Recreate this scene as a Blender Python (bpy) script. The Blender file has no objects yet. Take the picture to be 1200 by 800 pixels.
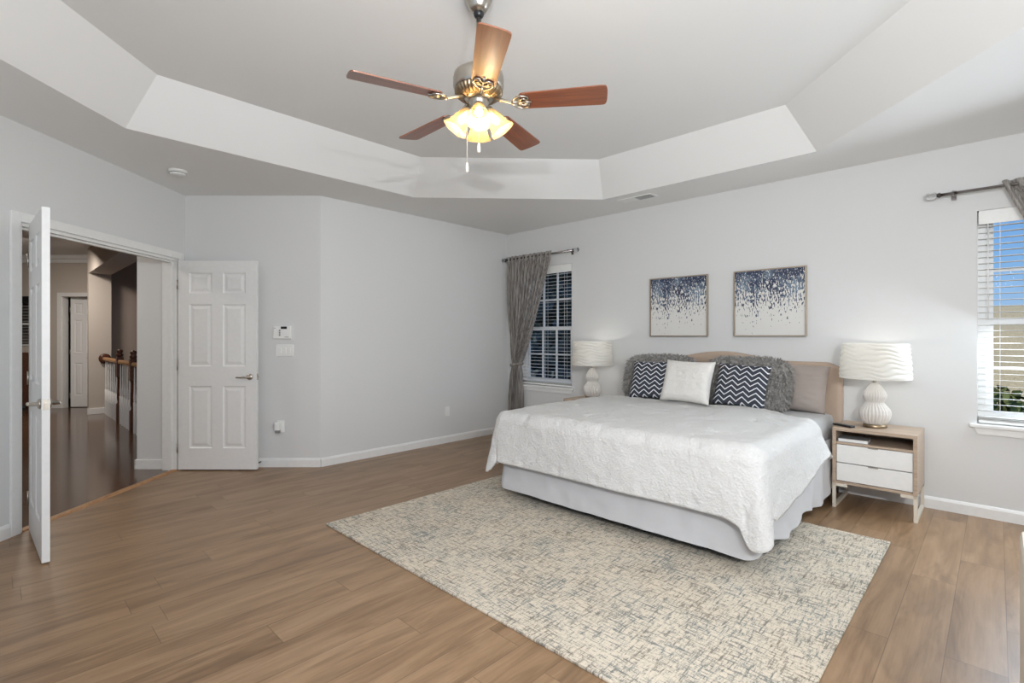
import bpy, bmesh, math, random
from mathutils import Vector, Matrix, noise
random.seed(7)
PI = math.pi
C = bpy.context.scene.collection
scene = bpy.context.scene

# ---------------------------------------------------------------- camera
YAW = math.radians(44.0925)
SN, CS = math.sin(YAW), math.cos(YAW)
cam = bpy.data.cameras.new('camera')
cam.sensor_width = 36.0
cam.lens = 589.27 / 1200 * 36
cam.shift_x = (600 - 597.84) / 1200
cam.shift_y = (395.1 - 400) / 1200
cam.clip_start = 0.05
cam.clip_end = 500
camo = bpy.data.objects.new('camera', cam)
C.objects.link(camo)
camo.location = (0, 0, 1.29)
camo.rotation_euler = (PI / 2, 0, YAW)
scene.camera = camo

def W(d, l, z=0.0):
    """depth along the view, offset across it -> world"""
    return Vector((-SN * d + CS * l, CS * d + SN * l, z))

# ---------------------------------------------------------------- view, world, lights
scene.view_settings.view_transform = 'Standard'
scene.view_settings.look = 'None'
scene.view_settings.gamma = 1.0
scene.view_settings.use_curve_mapping = False
scene.view_settings.exposure = -0.58
try:
    scene.cycles.use_denoising = True
    scene.cycles.sample_clamp_indirect = 6.0
    scene.cycles.max_bounces = 10
    scene.cycles.diffuse_bounces = 6
    scene.cycles.transparent_max_bounces = 16
    scene.cycles.caustics_reflective = False
    scene.cycles.caustics_refractive = False
except Exception:
    pass

world = bpy.data.worlds.new('world')
scene.world = world
world.use_nodes = True
wn = world.node_tree.nodes
wl = world.node_tree.links
wn.clear()
wo = wn.new('ShaderNodeOutputWorld')
bg = wn.new('ShaderNodeBackground')
tc = wn.new('ShaderNodeTexCoord')
sx = wn.new('ShaderNodeSeparateXYZ')
cr = wn.new('ShaderNodeValToRGB')
wl.new(tc.outputs['Generated'], sx.inputs[0])
wl.new(sx.outputs['Z'], cr.inputs[0])
wl.new(cr.outputs[0], bg.inputs[0])
wl.new(bg.outputs[0], wo.inputs[0])
ce = cr.color_ramp.elements
ce[0].position = 0.0; ce[0].color = (0.50, 0.72, 1.0, 1)
ce[1].position = 0.30; ce[1].color = (0.12, 0.38, 0.98, 1)
e = ce.new(0.10); e.color = (0.30, 0.58, 1.0, 1)
bg.inputs[1].default_value = 1.25

def area(name, loc, target, sx_, sy_, power, col=(1, 1, 1), spread=180):
    l = bpy.data.lights.new(name, 'AREA')
    l.shape = 'RECTANGLE'; l.size = sx_; l.size_y = sy_
    l.energy = power; l.color = col
    l.spread = math.radians(spread)
    o = bpy.data.objects.new(name, l); C.objects.link(o)
    o.location = loc
    o.rotation_euler = (Vector(target) - Vector(loc)).to_track_quat('-Z', 'Y').to_euler()
    return o

def point(name, loc, power, col, r=0.03):
    l = bpy.data.lights.new(name, 'POINT')
    l.energy = power; l.color = col; l.shadow_soft_size = r
    o = bpy.data.objects.new(name, l); C.objects.link(o); o.location = loc
    return o

sun = bpy.data.lights.new('sun', 'SUN'); sun.energy = 5.0; sun.color = (1, .93, .82); sun.angle = .01
so = bpy.data.objects.new('sun', sun); C.objects.link(so)
so.rotation_euler = Vector((0.62, 0.50, -0.75)).to_track_quat('-Z', 'Y').to_euler()

# daylight through the windows in the walls behind and beside the camera
DAY = (0.93, 0.97, 1.0)
area('daylight_side_window', (0.97, 0.75, 1.55), (-3.5, 1.9, 1.3), 1.5, 1.35, 62, DAY)
area('daylight_rear_window', (-1.6, -1.27, 1.55), (-1.9, 3.0, 1.5), 2.6, 1.4, 6, DAY)
# the daylight of the window right of the bed, coming in between its slats
area('daylight_bed_window', (0.33, 4.79, 1.45), (-0.6, 2.2, 0.2), 0.8, 1.4, 52, (0.80, 0.90, 1.0))
# the photographer's flash beside the camera
area('camera_flash', (0.85, -0.05, 1.85), (-1.5, 4.9, 1.2), 0.05, 0.05, 72, (.96, .98, 1))
area('ceiling_fill', (0.05, -0.10, 2.1), (-1.3, 1.6, 3.0), 0.30, 0.30, 72, (.94, .97, 1))  # added fill aimed upward to brighten the ceiling and bed top
# fill lights added to brighten the hall walls, no lamp fixture there
area('hall_fill_near', W(3.9, -4.7, 2.70), W(3.9, -4.7, 0), 0.6, 0.6, 34, (1, 0.93, 0.86))
area('hall_fill_far', W(7.2, -6.9, 2.66), W(7.4, -7.6, 0), 0.5, 0.5, 70, (1, 0.91, 0.82))  # added fill for the far wall, column and beam

# ---------------------------------------------------------------- materials
def hexc(r, g, b):
    f = lambda c: (c / 255 / 12.92) if c / 255 <= .04045 else ((c / 255 + .055) / 1.055) ** 2.4
    return (f(r), f(g), f(b), 1)

class Mat:
    def __init__(s, name, col=(.8, .8, .8, 1), rough=.5, metal=0.0, spec=.5):
        s.m = bpy.data.materials.new(name); s.m.use_nodes = True
        s.nt = s.m.node_tree; s.n = s.nt.nodes; s.l = s.nt.links
        s.b = s.n['Principled BSDF']; s.out = s.n['Material Output']
        s.b.inputs['Base Color'].default_value = col
        s.b.inputs['Roughness'].default_value = rough
        s.b.inputs['Metallic'].default_value = metal
        s.b.inputs['Specular IOR Level'].default_value = spec
    def node(s, t, **kw):
        nd = s.n.new(t)
        for k, v in kw.items():
            setattr(nd, k, v)
        return nd
    def coord(s, kind='Object', scale=(1, 1, 1), rot=(0, 0, 0), loc=(0, 0, 0)):
        t = s.node('ShaderNodeTexCoord'); mp = s.node('ShaderNodeMapping')
        mp.inputs['Scale'].default_value = scale; mp.inputs['Rotation'].default_value = rot
        mp.inputs['Location'].default_value = loc
        s.l.new(t.outputs[kind], mp.inputs['Vector']); return mp.outputs[0]
    def noise(s, vec, scale=5, detail=3, rough=.5, dist=0):
        nd = s.node('ShaderNodeTexNoise'); nd.inputs['Scale'].default_value = scale
        nd.inputs['Detail'].default_value = detail; nd.inputs['Roughness'].default_value = rough
        nd.inputs['Distortion'].default_value = dist
        s.l.new(vec, nd.inputs['Vector']); return nd.outputs['Fac']
    def ramp(s, fac, stops, interp='LINEAR'):
        r = s.node('ShaderNodeValToRGB'); r.color_ramp.interpolation = interp
        el = r.color_ramp.elements
        while len(el) < len(stops): el.new(.5)
        for e_, (p_, c_) in zip(el, stops):
            e_.position = p_; e_.color = c_ if len(c_) == 4 else (*c_, 1)
        s.l.new(fac, r.inputs[0]); return r.outputs[0]
    def math(s, op, a, b=None, c=None):
        nd = s.node('ShaderNodeMath', operation=op)
        for i, v in enumerate((a, b, c)):
            if v is None: continue
            if isinstance(v, (int, float)): nd.inputs[i].default_value = v
            else: s.l.new(v, nd.inputs[i])
        return nd.outputs[0]
    def mix(s, fac, a, b, blend='MIX'):
        nd = s.node('ShaderNodeMix', data_type='RGBA', blend_type=blend)
        for i, v in ((0, fac), (6, a), (7, b)):
            if isinstance(v, (int, float)): nd.inputs[i].default_value = v
            elif isinstance(v, tuple): nd.inputs[i].default_value = v
            else: s.l.new(v, nd.inputs[i])
        return nd.outputs[2]
    def col(s, sock): s.l.new(sock, s.b.inputs['Base Color'])
    def bump(s, h, strength=.2, dist=.01):
        nd = s.node('ShaderNodeBump'); nd.inputs['Strength'].default_value = strength
        nd.inputs['Distance'].default_value = dist
        s.l.new(h, nd.inputs['Height']); s.l.new(nd.outputs[0], s.b.inputs['Normal'])

def paint(name, c, rough=.6, bump=.03):
    m = Mat(name, c, rough, 0, .3)
    v = m.coord('Object')
    m.bump(m.noise(v, 220, 2), bump, .002)
    n = m.noise(v, 1.3, 2)
    m.col(m.mix(n, tuple(x * .985 for x in c[:3]) + (1,), tuple(min(1, x * 1.015) for x in c[:3]) + (1,)))
    return m.m

def plain(name, c, rough=.5, metal=0.0, spec=.5):
    m = Mat(name, c, rough, metal, spec)
    v = m.coord('Object'); n = m.noise(v, 30, 2)
    m.col(m.mix(n, tuple(x * .95 for x in c[:3]) + (1,), tuple(min(1, x * 1.04) for x in c[:3]) + (1,)))
    return m.m

M = {}
M['wall'] = paint('wall_paint', (.672, .674, .668, 1))
M['ceiling'] = paint('ceiling_paint', (.80, .80, .79, 1))
M['trim'] = plain('trim_white', (.80, .80, .785, 1), .35)
M['door'] = plain('door_white', (.79, .79, .78, 1), .38)
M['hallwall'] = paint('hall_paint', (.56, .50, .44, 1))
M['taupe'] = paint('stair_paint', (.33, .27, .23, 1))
M['nickel'] = plain('satin_nickel', (.50, .46, .40, 1), .28, 1.0)
M['darkmetal'] = plain('dark_metal', (.10, .09, .085, 1), .35, .9)
M['chrome'] = plain('rod_metal', (.30, .28, .27, 1), .25, 1.0)
M['white'] = plain('white_plastic', (.82, .82, .80, 1), .4)
M['black'] = plain('black_plastic', (.012, .012, .013, 1), .35)
M['grey'] = plain('grey_plastic', (.25, .25, .25, 1), .5)
M['brass'] = plain('aged_brass', (.34, .26, .17, 1), .35, 1.0)
M['cream'] = plain('cream_paint', (.72, .66, .56, 1), .4)
M['paper'] = plain('paper_white', (.80, .80, .78, 1), .6)

# floor: wide vinyl planks running toward the bed wall
m = Mat('floor_planks', rough=.36, spec=.45)
tcn = m.node('ShaderNodeTexCoord'); sep = m.node('ShaderNodeSeparateXYZ'); m.l.new(tcn.outputs['Object'], sep.inputs[0])
row = m.math('FLOOR', m.math('DIVIDE', m.math('ADD', sep.outputs['X'], 10.218), .183))
wn1 = m.node('ShaderNodeTexWhiteNoise', noise_dimensions='1D'); m.l.new(row, wn1.inputs['W'])
yo = m.math('ADD', m.math('ADD', sep.outputs['Y'], 20.0), m.math('MULTIPLY', wn1.outputs['Value'], 1.22))
colm = m.math('FLOOR', m.math('DIVIDE', yo, 1.22))
cmb = m.node('ShaderNodeCombineXYZ'); m.l.new(row, cmb.inputs[0]); m.l.new(colm, cmb.inputs[1])
wn2 = m.node('ShaderNodeTexWhiteNoise', noise_dimensions='3D'); m.l.new(cmb.outputs[0], wn2.inputs['Vector'])
# per plank offset of the grain
gv = m.node('ShaderNodeCombineXYZ')
m.l.new(m.math('MULTIPLY', sep.outputs['X'], 9.0), gv.inputs[0])
m.l.new(m.math('MULTIPLY', sep.outputs['Y'], 1.1), gv.inputs[1])
m.l.new(m.math('MULTIPLY', wn2.outputs['Value'], 40.0), gv.inputs[2])
g1 = m.noise(gv.outputs[0], 1.0, 5, .62, 1.2)
gv2 = m.node('ShaderNodeCombineXYZ')
m.l.new(m.math('MULTIPLY', sep.outputs['X'], 90.0), gv2.inputs[0])
m.l.new(m.math('MULTIPLY', sep.outputs['Y'], 3.0), gv2.inputs[1])
m.l.new(m.math('MULTIPLY', wn2.outputs['Value'], 17.0), gv2.inputs[2])
g2 = m.noise(gv2.outputs[0], 1.0, 4, .6)
base = m.ramp(g1, [(.25, (.080, .042, .020)), (.40, (.195, .113, .057)), (.55, (.320, .198, .108)), (.75, (.420, .275, .162))])
c2 = m.mix(.30, base, m.ramp(g2, [(.3, (.17, .105, .058)), (.7, (.42, .285, .175))]))
c2 = m.mix(m.ramp(m.noise(gv.outputs[0], .55, 3, .6, 2.0), [(.52, (0, 0, 0)), (.70, (.55, .55, .55))]), c2, (.095, .052, .025, 1))
c3 = m.mix(.24, c2, m.ramp(wn2.outputs['Value'], [(0, (.185, .107, .054)), (.5, (.285, .175, .094)), (1, (.370, .240, .138))]))
fx = m.math('FRACT', m.math('DIVIDE', m.math('ADD', sep.outputs['X'], 10.218), .183))
fy = m.math('FRACT', m.math('DIVIDE', yo, 1.22))
gx = m.math('LESS_THAN', m.math('ABSOLUTE', m.math('SUBTRACT', fx, .5)), .490)
gy = m.math('LESS_THAN', m.math('ABSOLUTE', m.math('SUBTRACT', fy, .5)), .4985)
gap = m.math('MULTIPLY', gx, gy)
m.col(m.mix(gap, m.mix(.45, c3, (.06, .035, .02, 1)), c3))
m.bump(m.math('ADD', gap, m.math('MULTIPLY', g2, .25)), .12, .002)
m.l.new(m.math('ADD', m.math('MULTIPLY', g2, .12), .30), m.b.inputs['Roughness'])
M['floor'] = m.m

# hall: narrow glossy red-brown strips
m = Mat('hall_wood', rough=.14, spec=.6)
br = m.node('ShaderNodeTexBrick'); br.inputs['Scale'].default_value = 1.0
br.inputs['Brick Width'].default_value = .9; br.inputs['Row Height'].default_value = .065
br.inputs['Mortar Size'].default_value = .0015
br.inputs['Color1'].default_value = (.085, .044, .024, 1); br.inputs['Color2'].default_value = (.120, .066, .038, 1)
br.inputs['Mortar'].default_value = (.06, .025, .015, 1)
m.l.new(m.coord('Object', rot=(0, 0, PI / 2)), br.inputs['Vector'])
gn = m.noise(m.coord('Object', scale=(60, 4, 1)), 1, 3)
m.col(m.mix(.35, br.outputs['Color'], m.ramp(gn, [(.3, (.05, .025, .016)), (.7, (.13, .075, .048))])))
m.bump(br.outputs['Fac'], -.1, .001)
M['hallfloor'] = m.m

def wood(name, dark, light, scale=(3, 40, 40), rough=.45, coat=0.0):
    m = Mat(name, rough=rough, spec=.4)
    v = m.coord('Object', scale=scale)
    g = m.noise(v, 1, 4, .6, .6)
    m.col(m.ramp(g, [(.25, dark), (.5, tuple((a + b) / 2 for a, b in zip(dark, light))), (.75, light)]))
    m.bump(g, .05, .002)
    m.b.inputs['Coat Weight'].default_value = coat
    m.b.inputs['Coat Roughness'].default_value = .34; m.b.inputs['Coat IOR'].default_value = 1.5 + .3 * (coat > .5)
    return m.m
M['oak'] = wood('oak_threshold', (.30, .15, .065), (.46, .26, .12))
M['stand_wood'] = wood('nightstand_oak', (.36, .265, .19), (.54, .43, .33), (4, 60, 60))
M['stair_wood'] = wood('cherry_wood', (.055, .018, .010), (.12, .045, .024), rough=.3)
M['blade'] = wood('walnut_blade', (.095, .021, .005), (.29, .082, .022), (3, 45, 45), .40, .65)
M['bark'] = wood('tree_bark', (.03, .022, .016), (.08, .06, .045), (20, 20, 3), .9)

# fabrics
def fabric(name, c, weave=350, bump=.25, rough=.9, var=.12, wrinkle=0):
    m = Mat(name, c, rough, 0, .15)
    v = m.coord('Object')
    n = m.noise(v, weave, 2)
    dk = tuple(x * (1 - var) for x in c[:3]) + (1,); lt = tuple(min(1, x * (1 + var)) for x in c[:3]) + (1,)
    m.col(m.mix(n, dk, lt))
    if wrinkle:
        h = m.math('ADD', m.math('MULTIPLY', n, .4), m.math('MULTIPLY', m.noise(v, 9, 3, .55, .5), wrinkle))
    else:
        h = n
    m.bump(h, bump, .006)
    m.b.inputs['Sheen Weight'].default_value = .15
    return m.m
M['white_fabric'] = fabric('white_sheet', (.54, .54, .55, 1), 300, .2, .9, .04, 2.0)
M['grey_sheet'] = fabric('grey_sheet', (.42, .42, .42, 1), 300, .25, .8, .05, 2.5)
M['linen'] = fabric('beige_linen', (.46, .355, .275, 1), 420, .35, .9, .16)
M['sham'] = fabric('taupe_satin', (.36, .31, .28, 1), 250, .2, .55, .05, 3.0)
M['shag'] = fabric('grey_shag', (.35, .335, .315, 1), 38, .6, .95, .75)
M['tuft'] = fabric('button_fabric', (.30, .22, .16, 1), 200, .3)

# comforter: seersucker dimples and fine crinkle
m = Mat('comforter_cotton', (.80, .80, .79, 1), .92, 0, .12)
v = m.coord('Object')
vo = m.node('ShaderNodeTexVoronoi'); vo.inputs['Scale'].default_value = 75; m.l.new(v, vo.inputs['Vector'])
h = m.math('ADD', m.math('MULTIPLY', vo.outputs['Distance'], .70), m.math('MULTIPLY', m.noise(v, 12, 4, .6, .8), 2.4))
m.bump(h, .42, .011)
m.col(m.mix(m.noise(v, 60, 3), (.595, .59, .578, 1), (.675, .67, .657, 1)))
M['comforter'] = m.m

# white textured cushion: small slubs
m = Mat('white_woven', (.84, .82, .78, 1), .95, 0, .1)
v = m.coord('Object', scale=(160, 160, 55))
n = m.noise(v, 1, 2)
m.col(m.mix(n, (.66, .64, .60, 1), (.80, .78, .74, 1))); m.bump(n, .6, .008)
M['white_woven'] = m.m

# chevron
m = Mat('navy_chevron', rough=.9, spec=.15)
t = m.node('ShaderNodeTexCoord'); sp = m.node('ShaderNodeSeparateXYZ'); m.l.new(t.outputs['Object'], sp.inputs[0])
zx = m.math('MULTIPLY', m.math('PINGPONG', m.math('ADD', sp.outputs['X'], 5.0), .050), .80)
ph = m.math('FRACT', m.math('DIVIDE', m.math('ADD', m.math('SUBTRACT', sp.outputs['Z'], zx), 5.0), .0445))
st = m.math('LESS_THAN', ph, .22)
n = m.noise(m.coord('Object'), 500, 2)
m.col(m.mix(st, m.mix(n, (.030, .034, .046, 1), (.062, .068, .086, 1)), (.74, .75, .78, 1)))
m.bump(n, .2, .003)
M['chevron'] = m.m

# headless shade fabric (lets the bulb through)
def translucent(name, c, tcol, w=.45, rough=.8):
    m = Mat(name, c, rough, 0, .2)
    tr = m.node('ShaderNodeBsdfTranslucent'); tr.inputs[0].default_value = tcol
    mx = m.node('ShaderNodeMixShader'); mx.inputs[0].default_value = w
    m.l.new(m.b.outputs[0], mx.inputs[1]); m.l.new(tr.outputs[0], mx.inputs[2])
    m.l.new(mx.outputs[0], m.out.inputs[0]); return m
M['lampshade'] = translucent('pleated_shade', (.70, .69, .655, 1), (.86, .82, .72, 1), .22).m
mm = translucent('frosted_glass', (.50, .37, .20, 1), (.58, .33, .11, 1), .18, .25)
tp = mm.node('ShaderNodeBsdfTransparent'); tp.inputs[0].default_value = (1, .82, .52, 1)
mx2 = mm.node('ShaderNodeMixShader'); mx2.inputs[0].default_value = .38
src = mm.out.inputs[0].links[0].from_socket
mm.l.new(src, mx2.inputs[1]); mm.l.new(tp.outputs[0], mx2.inputs[2]); mm.l.new(mx2.outputs[0], mm.out.inputs[0])
M['frosted'] = mm.m
mm = translucent('sheer_curtain', (.30, .27, .255, 1), (.40, .37, .35, 1), .30, .9)
n = mm.noise(mm.coord('Object', scale=(75, 75, 3.5)), 1, 4, .7)
mm.col(mm.ramp(n, [(.36, (.13, .115, .105)), (.50, (.38, .35, .325)), (.64, (.66, .63, .59))]))
tp = mm.node('ShaderNodeBsdfTransparent')
mx2 = mm.node('ShaderNodeMixShader'); mx2.inputs[0].default_value = .10
src = mm.out.inputs[0].links[0].from_socket
mm.l.new(src, mx2.inputs[1]); mm.l.new(tp.outputs[0], mx2.inputs[2]); mm.l.new(mx2.outputs[0], mm.out.inputs[0])
M['curtain'] = mm.m

m = Mat('lamp_ceramic', (.66, .63, .59, 1), .35, 0, .5)
M['ceramic'] = m.m

def emit(name, c, s):
    m = Mat(name); m.b.inputs['Emission Color'].default_value = c; m.b.inputs['Emission Strength'].default_value = s
    m.b.inputs['Base Color'].default_value = (.9, .85, .7, 1)
    return m.m
M['bulb'] = emit('lit_bulb', (1, .85, .60, 1), 14)
M['bulb_cool'] = emit('lit_bulb_white', (1, .92, .80, 1), 3)

m = Mat('crystal', (1, 1, 1, 1), .03); m.b.inputs['Transmission Weight'].default_value = .9; m.b.inputs['IOR'].default_value = 1.5
M['crystal'] = m.m
# window glass: clear, thin
m = Mat('window_glass', (1, 1, 1, 1), .02)
gl = m.node('ShaderNodeBsdfGlossy'); gl.inputs['Roughness'].default_value = .02
tp = m.node('ShaderNodeBsdfTransparent'); tp.inputs[0].default_value = (.96, .97, .97, 1)
mx = m.node('ShaderNodeMixShader')
fr = m.node('ShaderNodeFresnel'); fr.inputs[0].default_value = 1.04
m.l.new(fr.outputs[0], mx.inputs[0]); m.l.new(tp.outputs[0], mx.inputs[1]); m.l.new(gl.outputs[0], mx.inputs[2])
m.l.new(mx.outputs[0], m.out.inputs[0])
M['glass'] = m.m

# rug: crosshatched cream, grey and slate
m = Mat('rug_weave', rough=.95, spec=.1)
a = m.noise(m.coord('Object', scale=(9, 75, 1)), 1, 4, .65)
b = m.noise(m.coord('Object', scale=(75, 9, 1), loc=(3, 7, 0)), 1, 4, .65)
big = m.noise(m.coord('Object', scale=(3.2, 3.2, 1)), 1, 3, .6)
fine = m.noise(m.coord('Object', scale=(240, 240, 1)), 1, 2, .6)
a2 = m.noise(m.coord('Object', scale=(26, 150, 1), loc=(1, 4, 0)), 1, 2, .6)
b2 = m.noise(m.coord('Object', scale=(150, 26, 1), loc=(6, 2, 0)), 1, 2, .6)
k = m.math('ADD', m.math('ADD', m.math('MULTIPLY', m.math('MAXIMUM', a, b), .55), m.math('MULTIPLY', m.math('MAXIMUM', a2, b2), .40)),
           m.math('ADD', m.math('MULTIPLY', big, .12), m.math('MULTIPLY', fine, .22)))
cream = m.mix(fine, (.54, .465, .365, 1), (.80, .72, .595, 1))
slate = m.ramp(m.noise(m.coord('Object', scale=(4, 4, 1), loc=(9, 2, 0)), 1, 3), [(.36, (.150, .125, .100)), (.52, (.115, .130, .130)), (.68, (.080, .125, .150))])
m.col(m.mix(m.ramp(k, [(.655, (0, 0, 0)), (.750, (.85, .85, .85))]), cream, slate))
m.bump(k, .5, .006)
M['rug'] = m.m

# artwork: navy drips on white
m = Mat('navy_drip_art', rough=.35, spec=.5)
t = m.node('ShaderNodeTexCoord'); sp = m.node('ShaderNodeSeparateXYZ'); m.l.new(t.outputs['Object'], sp.inputs[0])
z = m.math('DIVIDE', sp.outputs['Z'], .60)   # 0 bottom .. 1 top
x = sp.outputs['X']
edge = m.noise(m.coord('Object', scale=(9, 0, 0)), 1, 3, .7)
low = m.math('ADD', z, m.math('MULTIPLY', m.math('SUBTRACT', edge, .5), 1.1))
dash = m.noise(m.coord('Object', scale=(85, 1, 30)), 1, 1.5, .5)
thr = m.math('SUBTRACT', .765, m.math('MULTIPLY', low, .44))
mask = m.math('GREATER_THAN', dash, thr)
speck = m.math('GREATER_THAN', m.noise(m.coord('Object', scale=(80, 1, 80), loc=(5, 0, 2)), 1, 2, .6), .61)
wash = m.ramp(m.noise(m.coord('Object', scale=(7, 1, 6), loc=(2, 0, 6)), 1, 3, .6), [(.35, (.012, .018, .055)), (.5, (.035, .055, .105)), (.66, (.16, .22, .29))])
inked = m.mix(speck, wash, (.62, .64, .66, 1))
m.col(m.mix(mask, (.70, .69, .66, 1), inked))
M['art'] = m.m
M['frame'] = plain('champagne_frame', (.42, .35, .27, 1), .35, .6)

# outdoors
def leafy(name, d, l):
    m = Mat(name, rough=.8); v = m.coord('Object')
    m.col(m.ramp(m.noise(v, 9, 4, .7), [(.3, d), (.55, l), (.75, tuple(min(1, x * 1.7) for x in l))])); return m.m
M['leaf'] = leafy('shrub_leaf', (.02, .03, .008), (.13, .15, .035))
M['conifer'] = leafy('conifer_leaf', (.022, .030, .028), (.075, .095, .088))
M['field'] = leafy('dry_grass', (.38, .27, .12), (.62, .46, .23))

# ---------------------------------------------------------------- mesh builder
class MB:
    def __init__(s): s.bm = bmesh.new(); s.mi = 0
    def _f(s, vs, smooth=False):
        try:
            f = s.bm.faces.new(vs); f.material_index = s.mi; f.smooth = smooth; return f
        except ValueError:
            return None
    def box(s, a, b, mat=None, bev=0.0):
        x0, y0, z0 = (min(a[i], b[i]) for i in range(3)); x1, y1, z1 = (max(a[i], b[i]) for i in range(3))
        P = [(x0, y0, z0), (x1, y0, z0), (x1, y1, z0), (x0, y1, z0), (x0, y0, z1), (x1, y0, z1), (x1, y1, z1), (x0, y1, z1)]
        P = [Vector(p) for p in P]
        if mat is not None: P = [mat @ p for p in P]
        v = [s.bm.verts.new(p) for p in P]
        fs = [s._f([v[i] for i in q]) for q in ((3, 2, 1, 0), (4, 5, 6, 7), (0, 1, 5, 4), (1, 2, 6, 5), (2, 3, 7, 6), (3, 0, 4, 7))]
        if bev > 0:
            ed = list({e_ for f in fs for e_ in f.edges})
            bmesh.ops.bevel(s.bm, geom=ed, offset=bev, segments=2, affect='EDGES', profile=.6)
        return s
    def lathe(s, prof, seg=24, mat=None, rib=None, cap=True):
        """prof: list of (r, z); rib(theta, i) -> factor"""
        rings = []
        for i, (r, z_) in enumerate(prof):
            ring = []
            for k_ in range(seg):
                th = 2 * PI * k_ / seg
                rr = r * (rib(th, i) if rib else 1)
                p = Vector((rr * math.cos(th), rr * math.sin(th), z_))
                ring.append(s.bm.verts.new(mat @ p if mat is not None else p))
            rings.append(ring)
        for a, b in zip(rings, rings[1:]):
            for k_ in range(seg):
                s._f([a[k_], a[(k_ + 1) % seg], b[(k_ + 1) % seg], b[k_]], True)
        if cap:
            s._f(list(reversed(rings[0]))); s._f(rings[-1])
        return s
    def tube(s, pts, r, seg=10, cap=True):
        pts = [Vector(p) for p in pts]
        rs = r if isinstance(r, (list, tuple)) else [r] * len(pts)
        rings = []; up = None
        for i, p in enumerate(pts):
            d = (pts[min(i + 1, len(pts) - 1)] - pts[max(i - 1, 0)]).normalized()
            if up is None:
                up = Vector((0, 0, 1)) if abs(d.z) < .9 else Vector((1, 0, 0))
            u = d.cross(up).normalized(); w_ = u.cross(d).normalized(); up = w_
            rings.append([s.bm.verts.new(p + rs[i] * (math.cos(2 * PI * k_ / seg) * u + math.sin(2 * PI * k_ / seg) * w_)) for k_ in range(seg)])
        for a, b in zip(rings, rings[1:]):
            for k_ in range(seg):
                s._f([a[k_], b[k_], b[(k_ + 1) % seg], a[(k_ + 1) % seg]], True)
        if cap:
            s._f(rings[0]); s._f(list(reversed(rings[-1])))
        return s
    def grid(s, fn, nu, nv, smooth=True, closed_u=False):
        V = [[s.bm.verts.new(fn(i / nu, j / nv)) for j in range(nv + 1)] for i in range(nu + (0 if closed_u else 1))]
        n_ = nu
        for i in range(n_):
            for j in range(nv):
                a, b = V[i], V[(i + 1) % len(V)]
                s._f([a[j], b[j], b[j + 1], a[j + 1]], smooth)
        return V
    def prism(s, poly, z0, z1, mat=None):
        f = lambda p, z_: (mat @ Vector((p[0], p[1], z_))) if mat is not None else Vector((p[0], p[1], z_))
        lo = [s.bm.verts.new(f(p, z0)) for p in poly]; hi = [s.bm.verts.new(f(p, z1)) for p in poly]
        s._f(list(reversed(lo))); s._f(hi)
        for i in range(len(poly)):
            j = (i + 1) % len(poly); s._f([lo[i], lo[j], hi[j], hi[i]])
        return s
    def icos(s, c, r, sub=2, sc=(1, 1, 1)):
        g = bmesh.ops.create_icosphere(s.bm, subdivisions=sub, radius=1)
        for v_ in g['verts']:
            v_.co = Vector((v_.co.x * r * sc[0] + c[0], v_.co.y * r * sc[1] + c[1], v_.co.z * r * sc[2] + c[2]))
        for f in {f for v_ in g['verts'] for f in v_.link_faces}: f.smooth = True; f.material_index = s.mi
        return s
    def build(s, name, mats, parent=None, recalc=False, loc=None, merge=0):
        if merge: bmesh.ops.remove_doubles(s.bm, verts=s.bm.verts, dist=merge)
        if recalc: bmesh.ops.recalc_face_normals(s.bm, faces=s.bm.faces)
        me = bpy.data.meshes.new(name); s.bm.to_mesh(me); s.bm.free()
        for m_ in (mats if isinstance(mats, (list, tuple)) else [mats]): me.materials.append(M[m_])
        o = bpy.data.objects.new(name, me); C.objects.link(o)
        if parent: o.parent = parent
        if loc is not None: o.location = loc
        return o

def tag(o, label, cat, group=None):
    o['label'] = label; o['category'] = cat
    if group: o['group'] = group
    return o
def thing(name, label, cat, loc=(0, 0, 0), rz=0, group=None):
    o = bpy.data.objects.new(name, None); C.objects.link(o)
    o.empty_display_size = .1
    o.location = loc; o.rotation_euler = (0, 0, rz)
    return tag(o, label, cat, group)
def struct(o, label=None):
    o['kind'] = 'structure'
    if label: o['label'] = label
    return o
def copy_tree(o, parent=None):
    c = o.copy(); C.objects.link(c)
    if parent: c.parent = parent
    for ch in list(o.children): copy_tree(ch, c)
    return c

# ---------------------------------------------------------------- room shell
H, D, XL, XR, YR = 2.70, 4.95, -4.846, 1.05, -1.30
LW = -3.235                                            # door wall: offset across the view
A, B, Cc = Vector((XL, D, 0)), Vector((XR, D, 0)), Vector((XR, YR, 0))
dE = (YR - SN * LW) / CS
E = W(dE, LW); G = W(5.004, LW); K = G + Vector((1, 1, 0)) * 0
K = Vector((XL, 2.285, 0))
ROOM = [A, K, G, E, Cc, B]                             # counter clockwise seen from above

def wall_cells(mb, p0, p1, z0, z1, th, openings):
    """wall from p0 to p1, thickness th to the right of p0->p1; openings (s0,s1,z0,z1) along it"""
    p0, p1 = Vector(p0), Vector(p1)
    L = (p1 - p0).length; d = (p1 - p0).normalized(); nrm = Vector((d.y, -d.x, 0))
    mat = Matrix(((d.x, nrm.x, 0, p0.x), (d.y, nrm.y, 0, p0.y), (0, 0, 1, 0), (0, 0, 0, 1)))
    S = sorted({0, L, *[o[0] for o in openings], *[o[1] for o in openings]})
    Z = sorted({z0, z1, *[o[2] for o in openings], *[o[3] for o in openings]})
    for a, b in zip(S, S[1:]):
        for c, e_ in zip(Z, Z[1:]):
            cm, em = (a + b) / 2, (c + e_) / 2
            if any(o[0] < cm < o[1] and o[2] < em < o[3] for o in openings): continue
            mb.box((a, 0, c), (b, th, e_), mat)
    return mat

WT = .14
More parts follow.
